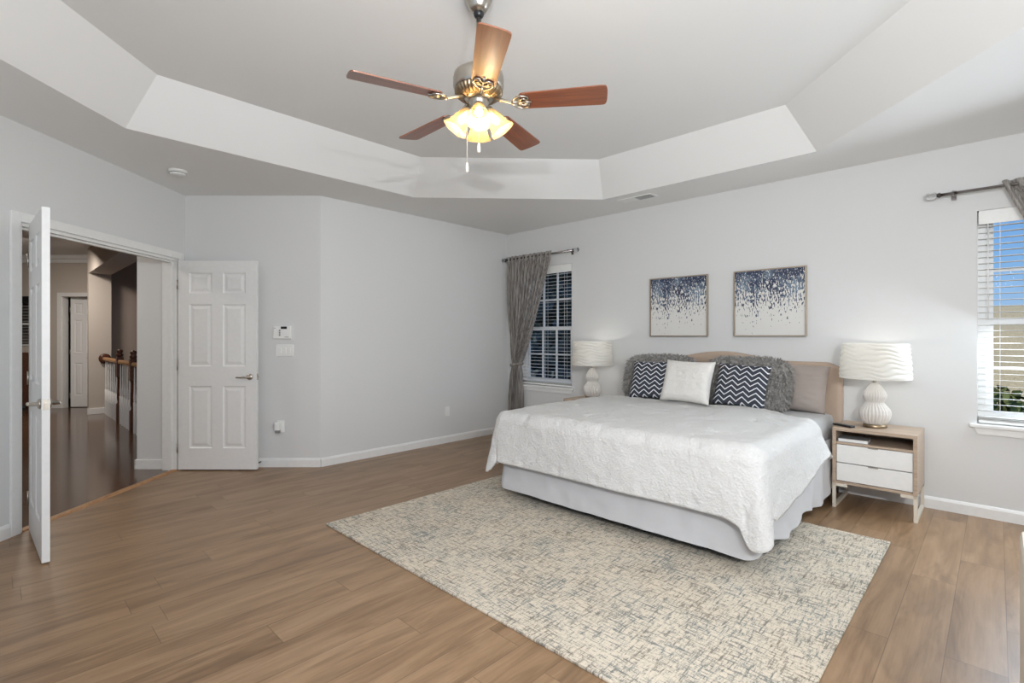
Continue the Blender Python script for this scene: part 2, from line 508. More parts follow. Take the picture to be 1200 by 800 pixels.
# bed wall, p0=B->A has outside on the right (+Y)
WIN_R, WIN_L = (-0.105, 0.765), (-4.600, -3.742)
WZ0, WZ1 = .665, 2.20
mb = MB(); wall_cells(mb, (XR + WT, D, 0), (XL - WT, D, 0), 0, 3.1, WT * 0 + .14,
                      [(XR + WT - WIN_R[1], XR + WT - WIN_R[0], WZ0, WZ1), (XR + WT - WIN_L[1], XR + WT - WIN_L[0], WZ0, WZ1)])
# p0->p1 runs toward -X: its right-hand side is +Y
struct(mb.build('wall_back', 'wall'))
mb = MB(); wall_cells(mb, A, K, 0, 3.1, WT, []); struct(mb.build('wall_left', 'wall'))
mb = MB(); wall_cells(mb, K + Vector((-1, 1, 0)).normalized() * 0, G, 0, 3.1, WT, []); struct(mb.build('wall_corner', 'wall'))
# door wall G -> E (toward the camera)
S0, S1 = 5.004 - 4.895, 5.004 - 3.315                  # opening along the wall
DOOR_H = 2.045
mb = MB(); wall_cells(mb, G, E, 0, 3.1, WT, [(S0, S1, 0, DOOR_H)]); struct(mb.build('wall_door', 'wall'))
mb = MB(); wall_cells(mb, E, Cc, 0, 3.1, WT, [(.5, 3.1, .85, 2.25)]); struct(mb.build('wall_rear', 'wall'))
mb = MB(); wall_cells(mb, Cc, B, 0, 3.1, WT, [(1.3, 2.8, .90, 2.25)]); struct(mb.build('wall_right', 'wall'))

mb = MB(); mb.prism([tuple(p[:2]) for p in reversed([B, A, K, W(5.004, LW - .07), W(dE, LW - .07), Cc])], -.02, 0)
fl = mb.build('floor', 'floor', recalc=True); struct(fl)

# tray ceiling
OCT = [(.35, .63), (.35, 3.0), (-.985, 4.36), (-2.90, 4.36), (-4.225, 2.97), (-4.225, .63), (-2.90, -.70), (-.985, -.70)]
cxo = sum(p[0] for p in OCT) / 8; cyo = sum(p[1] for p in OCT) / 8
UP = [(.055, .752), (.055, 2.87), (-1.12, 4.065), (-2.755, 4.065), (-3.93, 2.84), (-3.93, .752), (-2.755, -.405), (-1.12, -.405)]
ZT = 3.0
bm_ = MB(); bmx = bm_.bm
out = [bmx.verts.new((p.x, p.y, H)) for p in ROOM]
inn = [bmx.verts.new((p[0], p[1], H)) for p in OCT]
top = [bmx.verts.new((p[0], p[1], ZT)) for p in UP]
eds = [bmx.edges.new((L_[i], L_[(i + 1) % len(L_)])) for L_ in (out, inn) for i in range(len(L_))]
bmesh.ops.triangle_fill(bmx, use_beauty=True, use_dissolve=False, edges=eds)
# drop any triangle that fell inside the octagon
for f in list(bmx.faces):
    c_ = f.calc_center_median()
    if all(v_ in inn for v_ in f.verts): bmx.faces.remove(f)
for i in range(8):
    j = (i + 1) % 8; bmx.faces.new((inn[i], inn[j], top[j], top[i]))
bmx.faces.new(top)
struct(bm_.build('ceiling', 'ceiling', recalc=True))
mb = MB(); mb.box((-7.2, -2.2, 3.1), (2.0, 5.6, 3.2)); struct(mb.build('ceiling_attic', 'ceiling'))

# baseboards
def baseboard(name, p0, p1, inset0=0, inset1=0, h_=.088, mat='trim'):
    p0, p1 = Vector(p0), Vector(p1); d = (p1 - p0).normalized(); n_ = Vector((-d.y, d.x, 0))
    a, b = p0 + d * inset0, p1 - d * inset1
    prof = [(0, 0), (.016, 0), (.016, h_ - .02), (.010, h_ - .006), (.004, h_), (0, h_)]
    mb = MB()
    v0 = [mb.bm.verts.new(a + n_ * u + Vector((0, 0, z_))) for u, z_ in prof]
    v1 = [mb.bm.verts.new(b + n_ * u + Vector((0, 0, z_))) for u, z_ in prof]
    for i in range(len(prof)):
        j = (i + 1) % len(prof); mb._f([v0[i], v1[i], v1[j], v0[j]])
    mb._f(list(reversed(v0))); mb._f(v1)
    return struct(mb.build(name, mat, recalc=True))
baseboard('baseboard_back', B, A)
baseboard('baseboard_left', A, K)
baseboard('baseboard_corner', K, G)
dv = (E - G).normalized()
baseboard('baseboard_door', G + dv * (S1 + .075), E)
baseboard('baseboard_rear', E, Cc); baseboard('baseboard_right', Cc, B)

# door casing, jambs and threshold (in a frame along the door wall: s toward the camera, n into the room)
nin = Vector((-dv.y, dv.x, 0))
DM = Matrix(((dv.x, nin.x, 0, G.x), (dv.y, nin.y, 0, G.y), (0, 0, 1, 0), (0, 0, 0, 1)))
mb = MB()
cw = .070
for n0, n1 in ((0, .018), (-WT - .018, -WT)):
    mb.box((S0 - cw, n0, 0), (S0 - .006, n1, DOOR_H + cw), DM, .004)
    mb.box((S1 + .006, n0, 0), (S1 + cw, n1, DOOR_H + cw), DM, .004)
    mb.box((S0 - .006, n0, DOOR_H + .006), (S1 + .006, n1, DOOR_H + cw), DM, .004)
struct(mb.build('trim_1', 'trim'))
mb = MB()
mb.box((S0, -WT, 0), (S0 + .018, 0, DOOR_H), DM); mb.box((S1 - .018, -WT, 0), (S1, 0, DOOR_H), DM)
mb.box((S0, -WT, DOOR_H - .018), (S1, 0, DOOR_H), DM)
mb.box((S0 + .018, -.075, 0), (S0 + .030, -.04, DOOR_H - .018), DM); mb.box((S1 - .030, -.075, 0), (S1 - .018, -.04, DOOR_H - .018), DM)
mb.box((S0, -.075, DOOR_H - .032), (S1, -.04, DOOR_H - .018), DM)
struct(mb.build('trim_2', 'trim'))
mb = MB(); mb.prism([(-.052, 0), (.012, 0), (.004, .010), (-.044, .010)], S0 + .018, S1 - .018,
                    DM @ Matrix(((0, 0, 1, 0), (1, 0, 0, 0), (0, 1, 0, 0), (0, 0, 0, 1))))
struct(mb.build('trim_3', 'oak', recalc=True))['label'] = 'oak threshold strip under the double doors'

# ---------------------------------------------------------------- six panel doors
def door_leaf(mb, w, h_, t, z0=.012):
    """hinge edge at x=0, face in XZ, thickness along y 0..t"""
    st, mu = .108 * w / .76, .108 * w / .76
    pw = (w - 2 * st - mu) / 2
    xs = [0, st, st + pw, st + pw + mu, w - st, w]
    k_ = h_ / 2.03
    zs = [0, .208 * k_, .811 * k_, 1.003 * k_, 1.606 * k_, 1.713 * k_, 1.913 * k_, h_]
    zs = [z0 + q for q in zs]
    for side in (0, 1):
        y = 0 if side == 0 else t; sg = 1 if side == 0 else -1
        vv = {}
        def V(x_, z_, dep=0.0):
            key = (round(x_, 5), round(z_, 5), round(dep, 5))
            if key not in vv: vv[key] = mb.bm.verts.new((x_, y + sg * dep, z_))
            return vv[key]
        def F(q):
            mb._f(q if side == 0 else list(reversed(q)))
        for i in range(5):
            for j in range(7):
                x0, x1, z0_, z1 = xs[i], xs[i + 1], zs[j], zs[j + 1]
                if i in (1, 3) and j in (1, 3, 5):
                    rings = [(0, 0), (.008, .007), (.020, .008), (.045, .0015)]
                    prev = None
                    for ins, dep in rings:
                        q = [V(x0 + ins, z0_ + ins, dep), V(x1 - ins, z0_ + ins, dep), V(x1 - ins, z1 - ins, dep), V(x0 + ins, z1 - ins, dep)]
                        if prev:
                            for a in range(4):
                                b = (a + 1) % 4; F([prev[a], prev[b], q[b], q[a]])
                        prev = q
                    F(prev)
                else:
                    F([V(x0, z0_), V(x1, z0_), V(x1, z1), V(x0, z1)])
    za, zb = zs[0], zs[-1]
    for q in (((0, 0, za), (0, t, za), (0, t, zb), (0, 0, zb)), ((w, 0, za), (w, 0, zb), (w, t, zb), (w, t, za)),
              ((0, 0, za), (w, 0, za), (w, t, za), (0, t, za)), ((0, 0, zb), (0, t, zb), (w, t, zb), (w, 0, zb))):
        mb._f([mb.bm.verts.new(p) for p in q])

def lever(parent, x_, z_, y_, sg, dirx):
    mb = MB()
    R_ = Matrix.Translation((x_, y_, z_)) @ Matrix.Rotation(-sg * PI / 2, 4, 'X')
    mb.lathe([(.0, 0), (.030, 0), (.030, .006), (.024, .012), (.012, .014), (.010, .048), (.0, .050)], 20, R_ @ Matrix.Scale(-1, 4, (0, 0, 1)) if False else R_, cap=False)
    yy = y_ + sg * .045
    mb.tube([(x_, yy, z_), (x_ + dirx * .03, yy + sg * .006, z_), (x_ + dirx * .07, yy + sg * .004, z_ - .003), (x_ + dirx * .112, yy, z_ - .001)], [.010, .009, .0075, .006], 10)
    return mb.build('handle', 'nickel', parent, recalc=True)

def make_door(name, loc, rz, label, w=.757, t=.035):
    r = thing(name, label, 'door', loc, rz); r['kind'] = 'structure'
    mb = MB(); door_leaf(mb, w, 2.018, t); mb.build('door_leaf', 'door', r, recalc=True, merge=1e-5)
    lever(r, w - .065, .908, t, 1, -1); lever(r, w - .065, .908, 0, -1, -1)
    mb = MB(); mb.box((w - .0005, t / 2 - .0125, .878), (w + .0015, t / 2 + .0125, .938)); mb.box((w + .0015, t / 2 - .006, .900), (w + .011, t / 2 + .006, .918))
    mb.build('latch_plate', 'nickel', r)
    for hz in (.22, 1.02, 1.80):
        mb = MB(); mb.tube([(-.006, -.004, hz - .045), (-.006, -.004, hz + .045)], .006, 10)
        mb.box((-.002, 0.0, hz - .045), (.0005, .030, hz + .045))
        mb.build('hinge', 'nickel', r)
    return r
# right leaf: hinged at the far jamb, standing parallel to the picture
PR = W(4.862, LW + .026)
ang_r = YAW                                             # leaf direction = view-right
make_door('door_1', (PR.x, PR.y, 0), ang_r, 'white six panel door leaf standing open against the wall with the light switches')
# left leaf hinged at the near jamb, swung into the room
PLh = W(3.352, LW + .026); PLe = W(2.846, -2.652)
dl_ = (PLe - PLh); ang_l = math.atan2(dl_.y, dl_.x)
make_door('door_2', (PLh.x, PLh.y, 0), ang_l, 'white six panel door leaf swung into the room seen nearly edge on at far left')

# ---------------------------------------------------------------- hall beyond the doors
def hb(name, a, b, mat, struct_=True):
    mb = MB(); mb.box(a, b); o = mb.build(name, mat)
    return struct(o) if struct_ else o
mb = MB(); mb.prism([tuple(W(d_, l_)[:2]) for d_, l_ in ((1.5, LW - .07), (12.5, LW - .07), (12.5, -13), (1.5, -13))], -.02, 0)
# the stairwell is an opening in it, hidden behind the railing
struct(mb.build('floor_hall', 'hallfloor', recalc=True))
mb = MB(); mb.prism([tuple(W(d_, l_)[:2]) for d_, l_ in ((1.5, LW - WT), (14, LW - WT), (14, -13), (1.5, -13))], 2.78, 2.82)
struct(mb.build('ceiling_hall', 'ceiling', recalc=True))
# far wall with a doorway and a window
FD = 9.15
fw0, fw1 = W(FD, -13), W(FD, -6.2)
mb = MB(); wall_cells(mb, fw1, fw0, 0, 2.80, .12, [(-6.2 + 7.63, -6.2 + 8.16, 0, 2.03), (-6.2 + 8.62, -6.2 + 9.12, 1.12, 1.95)])
# p0->p1 runs view-left, its right-hand side is away from the camera
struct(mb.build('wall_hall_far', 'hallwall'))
def hallframe(d0, l0):        # local x = view right, y = away, z up
    o_ = W(d0, l0); return Matrix(((CS, -SN, 0, o_.x), (SN, CS, 0, o_.y), (0, 0, 1, 0), (0, 0, 0, 1)))
HF = hallframe(FD, 0)
mb = MB()
mb.box((-8.23, -.02, 0), (-8.16, 0, 2.10), HF, .004); mb.box((-7.63, -.02, 0), (-7.56, 0, 2.10), HF, .004); mb.box((-8.16, -.02, 2.03), (-7.63, 0, 2.10), HF, .004)
mb.box((-8.16, 0, 0), (-8.145, .12, 2.03), HF); mb.box((-7.645, 0, 0), (-7.63, .12, 2.03), HF)
struct(mb.build('trim_4', 'trim'))
mb = MB(); mb.box((-13, -.07, 2.71), (-6.3, 0, 2.78), HF, .01); mb.box((-13, -.03, 2.64), (-6.3, 0, 2.71), HF, .008)
struct(mb.build('trim_5', 'trim'))
mb = MB(); mb.box((-8.62, -.014, 0), (-8.23, 0, .09), HF); mb.box((-13, -.014, 0), (-8.62, 0, .09), HF); struct(mb.build('baseboard_hall', 'trim'))
r = make_door('door_3', tuple(W(FD + .10, -8.085)), YAW - .0, 'grey white panel door far down the hall left of the stair railing', w=.49)
r.rotation_euler = (0, 0, YAW + math.radians(4))
hb('wall_hall_room', W(FD + 1.6, -9.2) - Vector((.05, .05, 0)), W(FD + 1.6, -9.2) + Vector((.05, .05, 2.7)), 'hallwall')
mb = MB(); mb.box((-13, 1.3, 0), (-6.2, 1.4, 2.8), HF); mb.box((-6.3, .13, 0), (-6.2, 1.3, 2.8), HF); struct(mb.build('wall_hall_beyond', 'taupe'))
# hall window in the gap
mb = MB()
mb.box((-9.12, .03, 1.12), (-9.08, .08, 1.95), HF); mb.box((-8.66, .03, 1.12), (-8.62, .08, 1.95), HF)
mb.box((-9.12, .03, 1.51), (-8.62, .08, 1.55), HF); mb.box((-9.12, .03, 1.12), (-8.62, .08, 1.16), HF); mb.box((-9.12, .03, 1.91), (-8.62, .08, 1.95), HF)
struct(mb.build('window_3', 'trim'))
mb = MB()
mb.box((-9.18, -.10, 1.90), (-8.56, -.02, 2.03), HF, .01)
tag(mb.build('valance', 'black'), 'dark valance over the small hall window seen through the hinge gap', 'valance')
mb = MB()
for i in range(14):
    mb.box((-9.11, -.005, 1.14 + i * .055), (-8.63, .025, 1.146 + i * .055), HF)
tag(mb.build('hall_blind', 'white'), 'white slatted blind of the hall window seen through the hinge gap', 'blind')
t = thing('console_cabinet', 'dark console cabinet below the hall window seen through the hinge gap', 'cabinet', tuple(W(FD - .27, -8.88)), YAW)
mb = MB(); mb.box((-.42, -.18, .08), (.24, .22, 1.02), bev=.008); mb.build('body', 'stair_wood', t)
for sx_ in (-.20, .03):
    mb = MB(); mb.box((sx_ - .19, -.196, .14), (sx_ + .17, -.18, .96), bev=.004); mb.build('cabinet_door', 'stair_wood', t)
for lx in (-.38, .20):
    for ly in (-.14, .18):
        mb = MB(); mb.box((lx - .025, ly - .025, 0), (lx + .025, ly + .025, .08)); mb.build('leg', 'stair_wood', t)
# column, beam and stairwell, along the house axes
YB0, YB1 = 1.13, 1.43
hb('wall_column', (-11.03, YB0, 0), (-10.88, YB1, 2.80), 'hallwall')
hb('trim_6', (-10.88, YB0, 2.36), (-6.35, YB1, 2.80), 'hallwall')
mb = MB(); mb.box((-10.9, YB0 - .016, 0), (-10.862, YB1, .10), bev=.004); struct(mb.build('baseboard_column', 'trim'))
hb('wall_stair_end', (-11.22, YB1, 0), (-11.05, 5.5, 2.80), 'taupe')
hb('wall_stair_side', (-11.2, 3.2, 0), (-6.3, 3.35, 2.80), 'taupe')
# wall stub beside the far jamb
SF = hallframe(4.925, 0)
mb = MB(); mb.box((-3.655, 0, 0), (LW - WT, .12, 2.80), SF); struct(mb.build('wall_stub', 'wall'))
mb = MB(); mb.box((-3.672, -.014, 0), (LW - WT - .018, 0, .095), SF, .003); mb.box((-3.672, -.014, 0), (-3.656, .12, .095), SF, .003)
struct(mb.build('baseboard_stub', 'trim'))
# shell closing the hall
mb = MB(); mb.box((-13, -7.6, 0), (-3.4, -7.5, 2.8), HF); struct(mb.build('wall_hall_near', 'hallwall'))
mb = MB(); mb.box((-13.1, -7.6, 0), (-13, 4, 2.8), HF); struct(mb.build('wall_hall_side', 'hallwall'))

# railing
YRl = 1.34
rail = thing('stair_railing', 'white and brown stair railing in the hall beyond the open doors', 'railing', (-10.86, YRl, 0), 0)
mb = MB()
mb.prism([(-.032, 0), (.032, 0), (.034, .025), (.022, .048), (-.022, .048), (-.034, .025)], .0, 4.3,
         Matrix(((0, 0, 1, 0), (1, 0, 0, 0), (0, 1, 0, .905), (0, 0, 0, 1))))
mb.build('handrail', 'oak', rail, recalc=True)
mb = MB(); mb.lathe([(.0, 0), (.085, 0), (.085, .02), (.06, .035), (0, .035)], 24, Matrix.Translation((.0, 0, .93)) @ Matrix.Rotation(PI / 2, 4, 'Y'), cap=False)
mb.build('rosette', 'stair_wood', rail, recalc=True)
def turned(h_, r0):
    return [(r0, 0), (r0, .26 * h_), (r0 * .6, .27 * h_), (r0 * .85, .30 * h_), (r0 * .95, .36 * h_), (r0 * .62, .55 * h_), (r0 * .5, .9 * h_), (r0 * .5, h_)]
for nx in (1.43, 2.47):
    mb = MB()
    mb.box((nx - .042, -.042, 0), (nx + .042, .042, .30), bev=.004)
    mb.lathe([(.036, .30), (.026, .33), (.036, .38), (.034, .48), (.026, .66), (.036, .70)], 16, Matrix.Translation((nx, 0, 0)), cap=False)
    mb.box((nx - .042, -.042, .70), (nx + .042, .042, 1.0), bev=.004)
    mb.lathe([(.030, 1.0), (.046, 1.02), (.046, 1.035), (.026, 1.05), (.040, 1.075), (.036, 1.10), (.0, 1.115)], 16, Matrix.Translation((nx, 0, 0)), cap=False)
    mb.build('newel_post', 'stair_wood', rail, recalc=True)
bx = .12
k_ = 0
while bx < 4.2:
    if abs(bx - 1.43) > .07 and abs(bx - 2.47) > .07:
        mb = MB(); mb.box((bx - .015, -.015, .0), (bx + .015, .015, .24))
        mb.lathe(turned(.67, .016), 8, Matrix.Translation((bx, 0, .24)), cap=False)
        mb.build('baluster', 'trim', rail)
    bx += .173

# ---------------------------------------------------------------- windows on the bed wall
def make_window(n, x0, x1, label):
    w = x1 - x0
    r = thing('window_%d' % n, label, 'window', (x0, D, 0)); r['kind'] = 'structure'
    yg = .100
    mb = MB()
    mb.box((0, .06, WZ0), (.045, .14, WZ1)); mb.box((w - .045, .06, WZ0), (w, .14, WZ1))
    mb.box((.045, .06, WZ1 - .04), (w - .045, .14, WZ1)); mb.box((.045, .06, WZ0), (w - .045, .14, WZ0 + .05))
    mb.build('window_frame', 'trim', r)
    zm = 1.405
    for nm, za, zb, y in (('lower_sash', WZ0 + .05, zm + .02, .085), ('upper_sash', zm - .02, WZ1 - .04, .105)):
        mb = MB()
        a, b = .045, w - .045
        mb.box((a, y, za), (a + .04, y + .025, zb)); mb.box((b - .04, y, za), (b, y + .025, zb))
        mb.box((a + .04, y, za), (b - .04, y + .025, za + .04)); mb.box((a + .04, y, zb - .04), (b - .04, y + .025, zb))
        s_ = mb.build(nm, 'trim', r)
        mb = MB()
        for q in (1, 2):
            xm = a + .04 + (b - a - .08) * q / 3; mb.box((xm - .010, y + .002, za + .04), (xm + .010, y + .022, zb - .04))
        zz = (za + zb) / 2; mb.box((a + .04, y + .004, zz - .010), (b - .04, y + .020, zz + .010))
        mb.build('muntins', 'trim', s_)
        mb = MB(); mb.box((a + .03, y + .011, za + .03), (b - .03, y + .014, zb - .03)); mb.build('pane', 'glass', s_)
    mb = MB(); mb.box((-.040, -.038, WZ0 - .022), (w + .040, .06, WZ0 + .004), bev=.006); mb.build('window_sill', 'trim', r)
    mb = MB()
    v = [(-.015, WZ0 - .022), (w + .015, WZ0 - .022), (w - .005, WZ0 - .070), (.005, WZ0 - .070)]
    f0 = [mb.bm.verts.new((p[0], -.016, p[1])) for p in v]; f1 = [mb.bm.verts.new((p[0], 0, p[1])) for p in v]
    mb._f(f0); mb._f(list(reversed(f1)))
    for i in range(4): mb._f([f0[i], f1[i], f1[(i + 1) % 4], f0[(i + 1) % 4]])
    mb.build('apron', 'trim', r, recalc=True)
    return r
make_window(1, *WIN_L, 'white double hung window in the corner behind the tied back curtain')
make_window(2, *WIN_R, 'white double hung window at the right edge with blue sky outside')

def make_blind(x0, x1, label, tilt):
    w = x1 - x0 - .016
    r = thing('window_blind', label, 'blind', (x0 + .008, D + .030, 0), 0, 'window blinds')
    mb = MB(); mb.box((0, -.024, WZ1 - .075), (w, .024, WZ1 - .002), bev=.003); mb.build('headrail', 'white', r)
    mb = MB(); mb.box((.0, -.030, WZ1 - .10), (w, -.024, WZ1 - .002), bev=.002); mb.build('valance', 'white', r)
    mb = MB(); z = WZ1 - .115; n = 0
    while z > WZ0 + .07:
        mb.box((0, -.019, -.0013), (w, .019, .0013), Matrix.Translation((0, 0, z)) @ Matrix.Rotation(tilt, 4, 'X'))
        z -= .0440
    mb.build('slats', 'white', r)
    mb = MB(); mb.box((0, -.025, WZ0 + .010), (w, .025, WZ0 + .030), bev=.003)
    for i in range(3): mb.box((0, -.025, WZ0 + .034 + i * .010), (w, .025, WZ0 + .037 + i * .010))
    mb.build('bottom_rail', 'white', r)
    mb = MB()
    for q in (.13, .5, .87):
        for yy in (-.0265, .0265):
            mb.box((w * q - .0012, yy - .0008, WZ0 + .03), (w * q + .0012, yy + .0008, WZ1 - .08))
    mb.build('ladder_cords', 'white', r)
    mb = MB(); mb.tube([(.05, -.036, WZ1 - .10), (.05, -.037, 1.42)], .004, 8); mb.build('tilt_wand', 'white', r)
    return r
make_blind(*WIN_L, 'white slatted blind in the corner window behind the tied back curtain', math.radians(2))
make_blind(*WIN_R, 'white slatted blind against blue sky in the right edge window', math.radians(-4))

# ---------------------------------------------------------------- curtains and rods
ZR = 2.335
def make_rod(x0, x1, label):
    r = thing('curtain_rod', label, 'curtain rod', (x0, D - .09, ZR), 0, 'curtain rods')
    L = x1 - x0
    mb = MB(); mb.tube([(.03, 0, 0), (L - .03, 0, 0)], .0115, 14); mb.build('pole', 'chrome', r)
    for sx_, dx in ((.03, -1), (L - .03, 1)):
        mb = MB(); R_ = Matrix.Translation((sx_, 0, 0)) @ Matrix.Rotation(dx * PI / 2, 4, 'Y')
        mb.lathe([(0, 0), (.017, 0), (.020, .006), (.016, .014), (.013, .022), (0, .022)], 16, R_, cap=False)
        f = mb.build('finial_collar', 'darkmetal', r, recalc=True)
        mb = MB(); mb.lathe([(0, .022), (.019, .022), (.025, .030), (.025, .072), (.020, .080), (0, .080)], 16, R_, cap=False)
        mb.build('finial', 'crystal', r, recalc=True)
    for bx_ in (.10, L - .10):
        mb = MB(); mb.box((bx_ - .008, .0, -.006), (bx_ + .008, .088, .006)); mb.box((bx_ - .015, .082, -.035), (bx_ + .015, .0895, .035), bev=.003)
        mb.tube([(bx_, .0, -.018), (bx_, -.016, -.008), (bx_, -.016, .008), (bx_, 0, .018)], .004, 8)
        mb.build('bracket', 'chrome', r)
    return r
make_rod(-4.80, -3.63, 'metal curtain rod with crystal finials over the corner window')
make_rod(-.33, 1.0, 'metal curtain rod with crystal finials over the right edge window')

def make_curtain(x_out, x_in, x_tie, label, name='curtain'):
    """x_out: outer edge (wall side), x_in: inner edge on the rod, x_tie: middle of the tie back"""
    sgn = 1 if x_in > x_out else -1
    r = thing(name, label, 'curtain', (x_tie, D - .09, 0), 0, 'curtain panels')
    ztie = .93; ztop = ZR + .035
    NP = 12
    def fn(u, v):
        z_ = ztop + (0.02 - ztop) * v
        if z_ > ztie:
            k = (ztop - z_) / (ztop - ztie)
            ke = k ** 1.12
            left = x_out + (x_tie - sgn * .085 - x_out) * (k ** 1.6)
            right = x_in + (x_tie + sgn * .055 - x_in) * ke + sgn * .05 * math.sin(PI * k) * k
        else:
            k = (ztie - z_) / ztie
            sp_ = .02 + .07 * math.sin(min(1, k * 1.6) * PI / 2)
            left = x_tie - sgn * .085 - sgn * sp_ * .9 + sgn*.02; right = x_tie + sgn * .055 + sgn * sp_ * .35 - sgn*.01
        x_ = left + (right - left) * u
        wdt = abs(right - left)
        amp = .020 + .024 * min(1, .30 / max(wdt, .12))
        jit = noise.noise(Vector((u * 7, v * 2, 2.0))) * 2.2
        y_ = amp * math.sin(2 * PI * NP * u + jit + (v * 1.5 * math.sin(u * 7)))
        tight = math.exp(-((z_ - ztie) / .07) ** 2)
        y_ *= (1 - .45 * tight)
        hd = max(0, 1 - abs(z_ - ZR) / .035)
        y_ = y_ * (1 - .2 * hd) + (.018 * hd if False else 0)
        if z_ > ZR - .03: y_ -= .016 * math.copysign(1, 1)
        x_ += .004 * math.cos(2 * PI * NP * u * 1.0 + 1.3)
        return Vector((x_ - x_tie, y_ + .012, z_))
    mb = MB(); mb.grid(fn, 300, 80); mb.build('drape', 'curtain', r)
    mb = MB()
    pts = []
    for i in range(25):
        th = 2 * PI * i / 24
        pts.append((-sgn * .015 + .092 * math.cos(th), .012 + .045 * math.sin(th), ztie + .014 * math.cos(th) * sgn))
    mb.tube(pts, .020, 10, False); mb.build('tieback', 'curtain', r)
    return r
make_curtain(-4.775, -3.985, -4.585, 'grey sheer curtain tied back in the room corner at the left window')
make_curtain(.99, .020, .80, 'grey sheer curtain swept aside at the right edge window')

# ---------------------------------------------------------------- rug
rx0, rx1, ry0, ry1 = -3.315, -.478, 1.600, 3.915
mb = MB()
def rugf(u, v):
    return Vector((rx0 + (rx1 - rx0) * u, ry0 + (ry1 - ry0) * v, .011))
mb.box((rx0, ry0, .0005), (rx1, ry1, .012), bev=.004)
tag(mb.build('area_rug', 'rug'), 'large cream rug flecked with slate blue under the foot of the bed', 'rug')

# ---------------------------------------------------------------- bed
BX0, BX1, BY0, BY1 = -2.868, -.950, 2.885, 4.845
BC = (BX0 + BX1) / 2
bed = thing('king_bed', 'king bed with beige tufted headboard and white skirt, standing on the cream rug', 'bed', (BC, BY0, 0))
hw = (BX1 - BX0) / 2; bl = BY1 - BY0
mb = MB(); mb.box((-hw + .03, .03, .16), (hw - .03, bl, .40), bev=.02); mb.build('box_spring', 'black', bed)
mb = MB()
mb.box((-hw + .01, .01, .40), (hw - .01, bl, .665), bev=.06); o_ = mb.build('mattress', 'grey_sheet', bed)
for f in o_.data.polygons: f.use_smooth = True
for lx in (-hw + .06, 0, hw - .06):
    for ly in (.30, 1.05, 1.85):
        mb = MB(); mb.lathe([(.028, 0.013), (.034, .02), (.034, .05), (.022, .065), (.022, .16)], 14, Matrix.Translation((lx, ly, 0)))
        mb.build('leg', 'black', bed)
# skirt: one run of cloth round both sides and the foot, hem slightly uneven
def sm(x_): x_ = max(0, min(1, x_)); return x_ * x_ * (3 - 2 * x_)
rc = .05
seg = [bl - rc, PI / 2 * rc, 2 * (hw + .010) - 2 * rc, PI / 2 * rc, bl - rc]
def sk_path(q):
    """q metres along the skirt -> point and outward normal"""
    ex = hw + .010
    if q < seg[0]: return (-ex, bl - q, -1, 0)
    q -= seg[0]
    if q < seg[1]:
        a = q / rc; return (-ex + rc - rc * math.cos(a), rc - rc * math.sin(a) - .012, -math.cos(a), -math.sin(a))
    q -= seg[1]
    if q < seg[2]: return (-ex + rc + q, -.012, 0, -1)
    q -= seg[2]
    if q < seg[3]:
        a = q / rc; return (ex - rc + rc * math.sin(a), rc - rc * math.cos(a) - .012, math.sin(a), -math.cos(a))
    q -= seg[3]
    return (ex, rc + q - .012, 1, 0)
def sk(u, v):
    q = u * sum(seg); x_, y_, nx_, ny_ = sk_path(q)
    side = abs(nx_)
    hem = .082 + .012 * side + side * (.018 * math.sin(y_ * 8.5) + .012 * noise.noise(Vector((y_ * 3, 1, 0)))) + .006 * noise.noise(Vector((q * 2, 5, 0)))
    off = (.008 + .012 * v + (.007 * math.sin(q * 23 + 2.5 * v) * (.4 + side) + .014 * noise.noise(Vector((q * 3.5, v * 2.0, 3))) + .006 * noise.noise(Vector((q * 12, v * 5, 7))))) * (.3 + .7 * v)
    return Vector((x_ + nx_ * off, y_ + ny_ * off, .50 - (.50 - hem) * v))
mb = MB(); mb.grid(sk, 420, 24); mb.build('bed_skirt', 'white_fabric', bed)
# headboard with a raised middle
hb_w = .99
def hb_top(x_):
    a = abs(x_)
    if a < .62:
        base = 1.080 + .075 * (0.5 + .5 * math.cos(PI * a / .62))
    else:
        base = 1.080
    if a > hb_w - .11:
        base -= (a - (hb_w - .11)) * .42
    return base
N = 100
mb = MB()
yb0, yb1 = bl + .012, bl + .092
tufts = []
for rowi, zz in enumerate((.87, 1.0, .74)):
    for q in range(-4, 5):
        xq = q * .24 + (.12 if rowi == 0 else 0)
        if abs(xq) < .9: tufts.append((xq, zz))
def hbf(u, v):
    x_ = -hb_w + 2 * hb_w * u; zt = hb_top(x_); z_ = .18 + (zt - .18) * v
    dy = 0
    for tx, tz in tufts:
        dd = (x_ - tx) ** 2 + (z_ - tz) ** 2
        if dd < .03: dy += .020 * math.exp(-dd / .0012) + .010 * math.exp(-dd / .008)
    e_ = min(1, min((zt - z_) / .03, (hb_w - abs(x_)) / .03)); rnd = .024 * (1 - math.sqrt(max(0, 1 - (1 - e_) ** 2)))
    return Vector((x_, yb0 + dy + rnd, z_))
V = mb.grid(hbf, N, 60)
